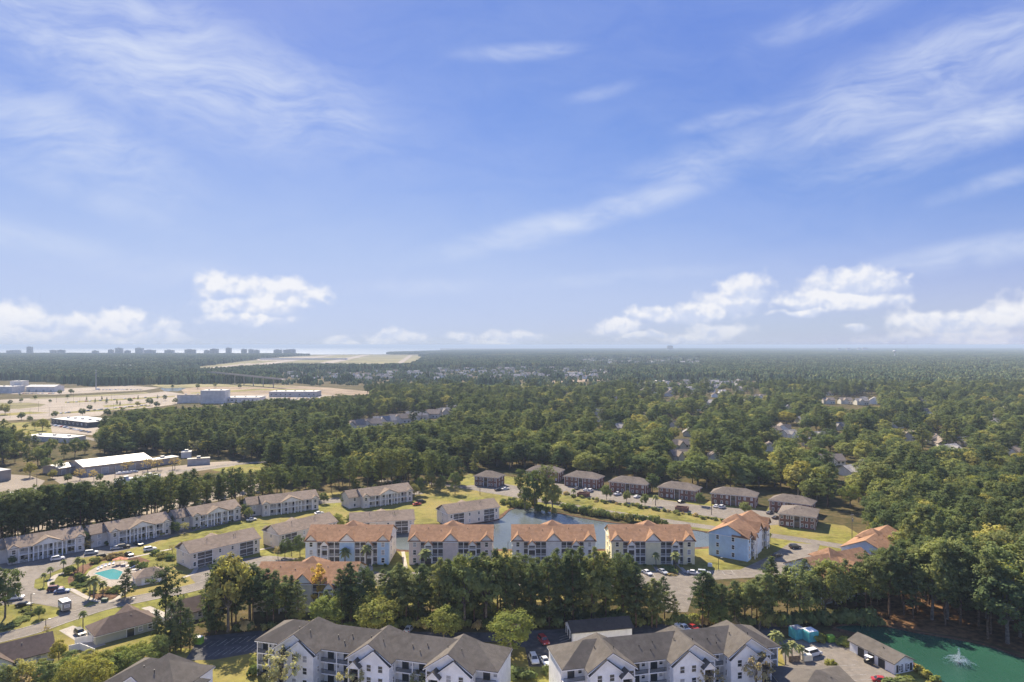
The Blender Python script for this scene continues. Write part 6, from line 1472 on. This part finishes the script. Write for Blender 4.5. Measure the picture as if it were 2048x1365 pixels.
for i, (px, pb, pt) in enumerate([(70,800,790),(135,798,789),(260,806,796),(330,802,790),(350,808,796),(20,812,800),(180,822,810),(245,826,815),(290,828,814),(60,846,832),(395,778,768),(430,776,766),(480,777,768),(345,778,770)]):
    T('oak%d' % (i % 4), px, pb, pt, '%s leafy tree on the verges of the big car park' % ['first upper','second upper','third upper','upper right','rightmost','left-edge','lower middle','lower right','lower wood-edge','lower left','first field-edge','second field-edge','third field-edge','pond-side'][i], 'verge trees of the big car park', 1.3)

for i, (px, pb, pt, v) in enumerate([(15,1378,1338,'oak0'),(35,1372,1334,'ygr1'),(75,1376,1332,'oak1'),(112,1372,1330,'brn1'),(135,1362,1318,'ygr0'),(170,1362,1312,'yel1'),(208,1366,1318,'yel2'),(232,1352,1308,'ygr0'),(262,1346,1300,'ygr1'),(300,1334,1290,'ygr0'),(240,1332,1296,'yel0'),(275,1318,1288,'ygr1'),(180,1334,1300,'oak0'),(85,1345,1318,'yel1'),(140,1336,1302,'oak3')]):
    T(v, px, pb, pt, '%s filling the bottom left thicket, %s' % ({'o': 'dark leafy tree', 'y': 'yellow-green leafy tree', 'b': 'olive twiggy tree'}[v[0]], ['lowest left','left beside the dark tree','below the corner house wall','lower middle left','middle below the fence','golden middle','golden middle right','by the grey roof edge','above the grey roof','under the tall conifers','before the green wall','nearest the green wall','in the fence shadow','left of the fence corner','right of the slim yellow one'][i]), 'bottom left thicket filling', 1.7)
# ------------------------------------------------------------------ the rest of the woods (beyond counting)
# openings seen in the woods (pixel outlines of what stays visible)
CLEAR = [
 [(90,912),(310,908),(440,912),(480,922),(560,920),(562,942),(470,955),(360,985),(260,1005),(130,1022),(0,1045),(-60,1050),(-60,930),(30,930),(90,940)],
 [(-80,762),(0,760),(115,766),(190,772),(300,770),(420,768),(560,768),(660,773),(748,780),(738,787),(660,790),(640,796),(540,798),(455,806),(372,812),(300,815),(225,820),(200,832),(190,862),(100,866),(104,842),(0,850),(-80,852)],
 [(0,868),(110,862),(190,872),(200,880),(130,888),(50,890)],
 [(698,846),(760,834),(840,826),(908,818),(918,825),(855,837),(760,849),(702,857)],
 [(1855,868),(1892,866),(1890,888),(1850,890)], [(1905,876),(1945,876),(1945,892),(1905,892)], [(1798,868),(1825,866),(1825,884),(1798,884)],
 [(1560,858),(1600,858),(1600,876),(1560,878)], [(1640,796),(1760,792),(1765,812),(1690,815),(1640,808)], [(1638,908),(1690,908),(1690,930),(1640,930)],
 [(1340,902),(1378,902),(1378,920),(1340,920)], [(1655,928),(1720,925),(1725,950),(1660,952)],
]
HOUSING = [
 [(540,746),(640,742),(760,740),(905,738),(915,752),(900,768),(760,768),(640,764),(560,760)],
 [(870,738),(1090,735),(1230,738),(1238,758),(1180,772),(1000,772),(880,760)],
 [(1150,717),(1400,716),(1410,729),(1160,730)],
 [(1260,762),(1520,758),(1530,790),(1280,796)],
]
AIR = [(318,741),(420,731),(500,721),(560,714),(640,709),(760,708),(850,709),(842,720),(826,727),(700,728),(560,728),(420,737)]
DLINE = [(915,958),(940,962),(1050,950),(1130,958),(1220,967),(1320,978),(1420,988),(1540,1000),(1660,1030),(1690,1060)]
def covered(X, Y, H, r):
    """would a tree here stand in front of something the place shows in the open?"""
    x, yb = pix(X, Y); yt = Y0+(CAM_H-H)*F/Y; w = r*F/Y*.75
    for poly in CLEAR:
        for (u, v) in ((x, yt+(yb-yt)*.06), (x-w, yt+(yb-yt)*.3), (x+w, yt+(yb-yt)*.3), (x, yt+(yb-yt)*.5), (x, yb-.5)):
            if inpoly(u, v, poly): return True
    return False
pts, vid, rot, scl = [], [], [], []
KEYS = [k for k in PROTO if not k.startswith('palm')]
def have(lst): return [k for k in lst if k in PROTO]
KP, KO, KY = have(PINES+['flat2']), have(['oak0', 'oak1', 'oak2', 'oak3']), have(['yel0', 'yel1', 'ygr0', 'ygr1', 'ygr0'])
grid = {}
for (X, Y, r) in NEAR: grid.setdefault((int(X//8), int(Y//8)), []).append((X, Y, r))
def near_any(X, Y):
    i, j = int(X//8), int(Y//8)
    for a in (-1, 0, 1):
        for b in (-1, 0, 1):
            for (u, v, r) in grid.get((i+a, j+b), ()):
                if (u-X)**2+(v-Y)**2 < (r+1.5)**2: return True
    return False
np_r = np.random.default_rng(5)
nphase = [(rnd.uniform(0, 6.28), rnd.uniform(0, 6.28)) for _ in range(4)]
def field(X, Y, L, k): a, b = nphase[k]; return math.sin(X/L+a+1.7*math.sin(Y/L*.7+b))*math.cos(Y/L*1.1+b+1.3*math.sin(X/L*.6+a))
def right_gap(x, y, px):
    return px > 1000 and y > 560 and field(x, y, 34, 2)*.55+field(x, y, 90, 3)*.45 < -.52
def hides_house(X, Y, H):
    x, yb = pix(X, Y); yt = Y0+(CAM_H-H)*F/Y
    for (a, b, py) in SCAT:
        if Y < b+4 and Y > b*.72 and abs(X/Y-a/b)*b < 9.5 and yt < py-2: return True
    return False
FAR1 = 1250.0
Y = 300.0
while Y < FAR1:
    s = 9.4 if Y < 600 else 10.4
    half = Y*.79+25; X = -half
    while X < half:
        x, y = X+rnd.uniform(-.42, .42)*s, Y+rnd.uniform(-.42, .42)*s; X += s
        px, pb = pix(x, y)
        if px < 920 and pb > interp(belt_base, px)-28: continue
        if px > 1660 and y < 338: continue
        if 915 < px < 1685 and pb > interp(DLINE, px)-11: continue
        if rnd.random() < .05: continue
        if right_gap(x, y, px): continue
        d = field(x, y, 55, 0)*.6+field(x, y, 21, 1)*.4
        right = px > 1000
        u = rnd.random()
        py_ = .62 if not right else .40
        if u < py_+d*.35: v = rnd.choice(KP); H = rnd.triangular(13, 25, 20)
        elif u < (.89 if right else .94)+d*.06: v = rnd.choice(KO); H = rnd.triangular(8, 20, 13)
        else: v = rnd.choice(KY); H = rnd.uniform(8, 14)
        if covered(x, y, H, 3.6):
            if rnd.random() < .12 and not covered(x, y, 5.0, 2.0): v = rnd.choice(KO); H = rnd.uniform(3.5, 5.0)
            else: continue
        if x > 0 and hides_house(x, y, H) and rnd.random() < .8: continue
        hous = any(inpoly(px, pb, q) for q in HOUSING)
        yt_ = Y0+(CAM_H-H)*F/y
        if (hous or any(inpoly(px, yt_+(pb-yt_)*f_, q) for q in HOUSING for f_ in (.05, .35, .7))) and rnd.random() < .85: continue
        if near_any(x, y): continue
        pts.append((x, y, 0.0)); vid.append(KEYS.index(v)); rot.append(rnd.uniform(0, 6.28)); k = H/BASEH[v]; w = k*rnd.uniform(1.2, 1.9)
        scl.append((w, w, k))
    Y += s
for (v, x, y, H, w) in REST:
    k = H/BASEH[v]; pts.append((x, y, 0.0)); vid.append(KEYS.index(v)); rot.append(rnd.uniform(0, 6.28)); scl.append((k*w, k*w, k))
def gn_forest(name, pts, vid, rot, scl):
    me = bpy.data.meshes.new(name); me.from_pydata(pts, [], [])
    a = me.attributes.new('vid', 'INT', 'POINT'); a.data.foreach_set('value', vid)
    a = me.attributes.new('rot', 'FLOAT_VECTOR', 'POINT'); a.data.foreach_set('vector', [c for r in rot for c in (0, 0, r)])
    a = me.attributes.new('scl', 'FLOAT_VECTOR', 'POINT'); a.data.foreach_set('vector', [c for s in scl for c in s])
    o = link(name, me); o['kind'] = 'stuff'
    g = bpy.data.node_groups.new(name, 'GeometryNodeTree')
    g.interface.new_socket('Geometry', in_out='INPUT', socket_type='NodeSocketGeometry'); g.interface.new_socket('Geometry', in_out='OUTPUT', socket_type='NodeSocketGeometry')
    gi, go = g.nodes.new('NodeGroupInput'), g.nodes.new('NodeGroupOutput'); J = g.nodes.new('GeometryNodeJoinGeometry'); g.links.new(J.outputs[0], go.inputs[0])
    def attr(nm, ty):
        n = g.nodes.new('GeometryNodeInputNamedAttribute'); n.data_type = ty; n.inputs[0].default_value = nm; return n.outputs['Attribute']
    av, ar, as_ = attr('vid', 'INT'), attr('rot', 'FLOAT_VECTOR'), attr('scl', 'FLOAT_VECTOR')
    for i, k in enumerate(KEYS):
        jj = g.nodes.new('GeometryNodeJoinGeometry')
        for ob in PROTO[k]:
            oi = g.nodes.new('GeometryNodeObjectInfo'); oi.transform_space = 'ORIGINAL'; oi.inputs[0].default_value = ob; g.links.new(oi.outputs['Geometry'], jj.inputs[0])
        cmp = g.nodes.new('FunctionNodeCompare'); cmp.data_type = 'INT'; cmp.operation = 'EQUAL'
        ins = [s for s in cmp.inputs if s.type == 'INT']; g.links.new(av, ins[0]); ins[1].default_value = i
        ip = g.nodes.new('GeometryNodeInstanceOnPoints'); g.links.new(gi.outputs[0], ip.inputs['Points']); g.links.new(cmp.outputs[0], ip.inputs['Selection'])
        g.links.new(jj.outputs[0], ip.inputs['Instance']); g.links.new(ar, ip.inputs['Rotation']); g.links.new(as_, ip.inputs['Scale'])
        g.links.new(ip.outputs[0], J.inputs[0])
    md = o.modifiers.new('scatter', 'NODES'); md.node_group = g
    return o
fo = gn_forest('woods', pts, vid, rot, scl); fo['label'] = 'mixed pine and broadleaf woods around the suburb'; fo['category'] = 'woods'
# --- far woods: patches of low crowns set on points, one object
def far_woods():
    g = np.random.default_rng(9)
    pv, pf, pt, pm = [], [], [], []
    def add_patch(off, size, n, r, H, sub):
        """n lumpy crowns on a square patch; each crown a jittered dome of leaf-like facets"""
        for i in range(n):
            cx, cy = g.uniform(-size/2, size/2, 2); h = H*g.uniform(.62, 1.12); rr = r*g.uniform(.75, 1.25); ti = g.random()
            rows, na = (4, 8) if sub else (2, 6); base = len(pv); z0 = h-rr*2.1
            for j in range(rows):
                ph = (j/rows)*1.45
                for k in range(na):
                    t = 2*math.pi*(k+.5*(j % 2))/na; q = rr*math.cos(ph)*g.uniform(.72, 1.2)
                    pv.append((off+cx+q*math.cos(t), cy+q*math.sin(t), z0+math.sin(ph)*rr*2.1*g.uniform(.85, 1.1))); pt.append(min(1, max(0, ti+g.uniform(-.3, .3))))
            pv.append((off+cx, cy, h)); pt.append(ti); top = len(pv)-1
            for k in range(na): pv.append((off+cx+rr*.8*math.cos(2*math.pi*k/na), cy+rr*.8*math.sin(2*math.pi*k/na), -3.0)); pt.append(ti)
            sk = top+1
            for j in range(rows-1):
                for k in range(na):
                    a, b, c, d = base+j*na+k, base+j*na+(k+1) % na, base+(j+1)*na+(k+1) % na, base+(j+1)*na+k
                    pf.append((a, b, c)); pf.append((a, c, d))
            for k in range(na):
                pf.append((base+(rows-1)*na+k, base+(rows-1)*na+(k+1) % na, top))
                pf.append((sk+k, sk+(k+1) % na, base+(k+1) % na)); pf.append((sk+k, base+(k+1) % na, base+k))
    spec = [(30, 16, 3.4, 17, True)]*4+[(30, 7, 2.6, 8, True)]*2+[(240, 620, 5.0, 17, False)]*2+[(700, 1300, 11.0, 17, False)]
    vs, ranges = [], []
    for i, (size, n, r, H, sub) in enumerate(spec):
        a = len(pv); add_patch(0.0, size, n, r, H, sub); ranges.append((a, len(pv)))
    npv = len(pv); kind = np.zeros(npv, np.int32)
    for i, (a, b) in enumerate(ranges): kind[a:b] = i+1
    P_, K_, R_ = [], [], []
    def hits(px, pb, polys): return any(inpoly(px, pb, q) for q in polys)
    def grow(y0, y1, s, kinds, w0=.80):
        Y = y0
        while Y < y1:
            half = Y*w0+60; X = -half
            while X < half:
                x, y = X+rnd.uniform(-.2, .2)*s, Y+rnd.uniform(-.2, .2)*s; X += s
                px, pb = pix(x, y)
                sea_y = shore(px)
                if y+s > sea_y: continue
                if hits(px, pb, CLEAR) or hits(px, pb, [AIR]): continue
                if any(hits(px+dx, pb, [AIR]) for dx in (-s*.3*F/Y, s*.3*F/Y)): continue
                yt = Y0+(CAM_H-16)*F/Y
                if hits(px, yt+1, [AIR]) or hits(px, (yt+pb)/2, [AIR]) or hits(px, yt+1, CLEAR) or hits(px, (yt+pb)/2, CLEAR): continue
                kk = rnd.choice(kinds)
                if s < 100 and px > 700 and field(x, y, 130, 2)*.6+field(x, y, 47, 1)*.4 < -.42: kk = rnd.choice([5, 6])
                if s < 100 and (hits(px, pb, HOUSING) or hits(px, yt+.5, HOUSING) or hits(px, (yt+pb)/2, HOUSING)):
                    if rnd.random() < .55: continue
                    kk = rnd.choice([5, 6]) if rnd.random() < .93 else kk
                P_.append((x, y, zg(y))); K_.append(kk); R_.append(rnd.uniform(0, 6.28))
            Y += s
    grow(FAR1, 4300, 28, [1, 2, 3, 4])
    grow(4300, 9000, 210, [7, 8])
    grow(9000, 24000, 640, [9])
    allv = pv+P_; me = bpy.data.meshes.new('far_woods'); me.from_pydata(allv, [], pf)
    a = me.attributes.new('patch', 'INT', 'POINT'); a.data.foreach_set('value', list(kind)+[0]*len(P_))
    a = me.attributes.new('use', 'INT', 'POINT'); a.data.foreach_set('value', [0]*npv+K_)
    a = me.attributes.new('rotz', 'FLOAT_VECTOR', 'POINT'); a.data.foreach_set('vector', [0.0]*(3*npv)+[c for r in R_ for c in (0, 0, r)])
    a = me.attributes.new('tint', 'FLOAT', 'POINT'); a.data.foreach_set('value', pt+[0.0]*len(P_))
    me.materials.append(L_far); me.polygons.foreach_set('use_smooth', np.zeros(len(pf), bool)); me.update()
    o = link('far_woods', me); o['kind'] = 'stuff'; o['label'] = 'far woods reaching to the horizon and the shore'; o['category'] = 'woods'
    ng = bpy.data.node_groups.new('far_woods', 'GeometryNodeTree')
    ng.interface.new_socket('Geometry', in_out='INPUT', socket_type='NodeSocketGeometry'); ng.interface.new_socket('Geometry', in_out='OUTPUT', socket_type='NodeSocketGeometry')
    gi, go = ng.nodes.new('NodeGroupInput'), ng.nodes.new('NodeGroupOutput'); J = ng.nodes.new('GeometryNodeJoinGeometry'); ng.links.new(J.outputs[0], go.inputs[0])
    def attr(nm, ty):
        n = ng.nodes.new('GeometryNodeInputNamedAttribute'); n.data_type = ty; n.inputs[0].default_value = nm; return n.outputs['Attribute']
    def eq(sock, v):
        c = ng.nodes.new('FunctionNodeCompare'); c.data_type = 'INT'; c.operation = 'EQUAL'; ins = [s for s in c.inputs if s.type == 'INT']
        ng.links.new(sock, ins[0]); ins[1].default_value = v; return c.outputs[0]
    ap, au, ar = attr('patch', 'INT'), attr('use', 'INT'), attr('rotz', 'FLOAT_VECTOR')
    for i in range(len(spec)):
        sg = ng.nodes.new('GeometryNodeSeparateGeometry'); sg.domain = 'POINT'; ng.links.new(gi.outputs[0], sg.inputs[0]); ng.links.new(eq(ap, i+1), sg.inputs[1])
        ip = ng.nodes.new('GeometryNodeInstanceOnPoints'); ng.links.new(gi.outputs[0], ip.inputs['Points']); ng.links.new(eq(au, i+1), ip.inputs['Selection'])
        ng.links.new(sg.outputs[0], ip.inputs['Instance']); ng.links.new(ar, ip.inputs['Rotation']); ng.links.new(ip.outputs[0], J.inputs[0])
    md = o.modifiers.new('scatter', 'NODES'); md.node_group = ng
def shore(px):
    """distance of the shoreline along this bearing"""
    return interp([(-200,5900),(560,5700),(640,5600),(700,5900),(780,6500),(860,8000),(960,11000),(1200,16000),(1500,22000),(2300,24000)], px)
L_far = leaf_mat('far_leaves', [(0, (.06, .08, .034)), (.5, (.085, .10, .04)), (.85, (.11, .118, .044)), (1, (.15, .14, .05))], .15, 1.0)
far_woods()
# ------------------------------------------------------------------ the hazy air
def haze():
    mb = MB(); S = 52000; mb.box(-S, S, -S, S, -190, 85.5); o = mb.build('haze', None or bpy.data.materials.new('haze_air'))
    m = o.data.materials[0]; m.use_nodes = True; nt = m.node_tree; nt.nodes.clear()
    v = nt.nodes.new('ShaderNodeVolumePrincipled'); out = nt.nodes.new('ShaderNodeOutputMaterial'); nt.links.new(v.outputs[0], out.inputs['Volume'])
    v.inputs['Color'].default_value = HAZE_COL; v.inputs['Density'].default_value = HAZE_DENS; v.inputs['Anisotropy'].default_value = 0.0
    o['kind'] = 'stuff'; o['label'] = 'pale blue haze filling the air over the woods'; o['category'] = 'haze'
HAZE_DENS = 1.1e-4; HAZE_COL = (.56, .69, .86, 1)
haze()
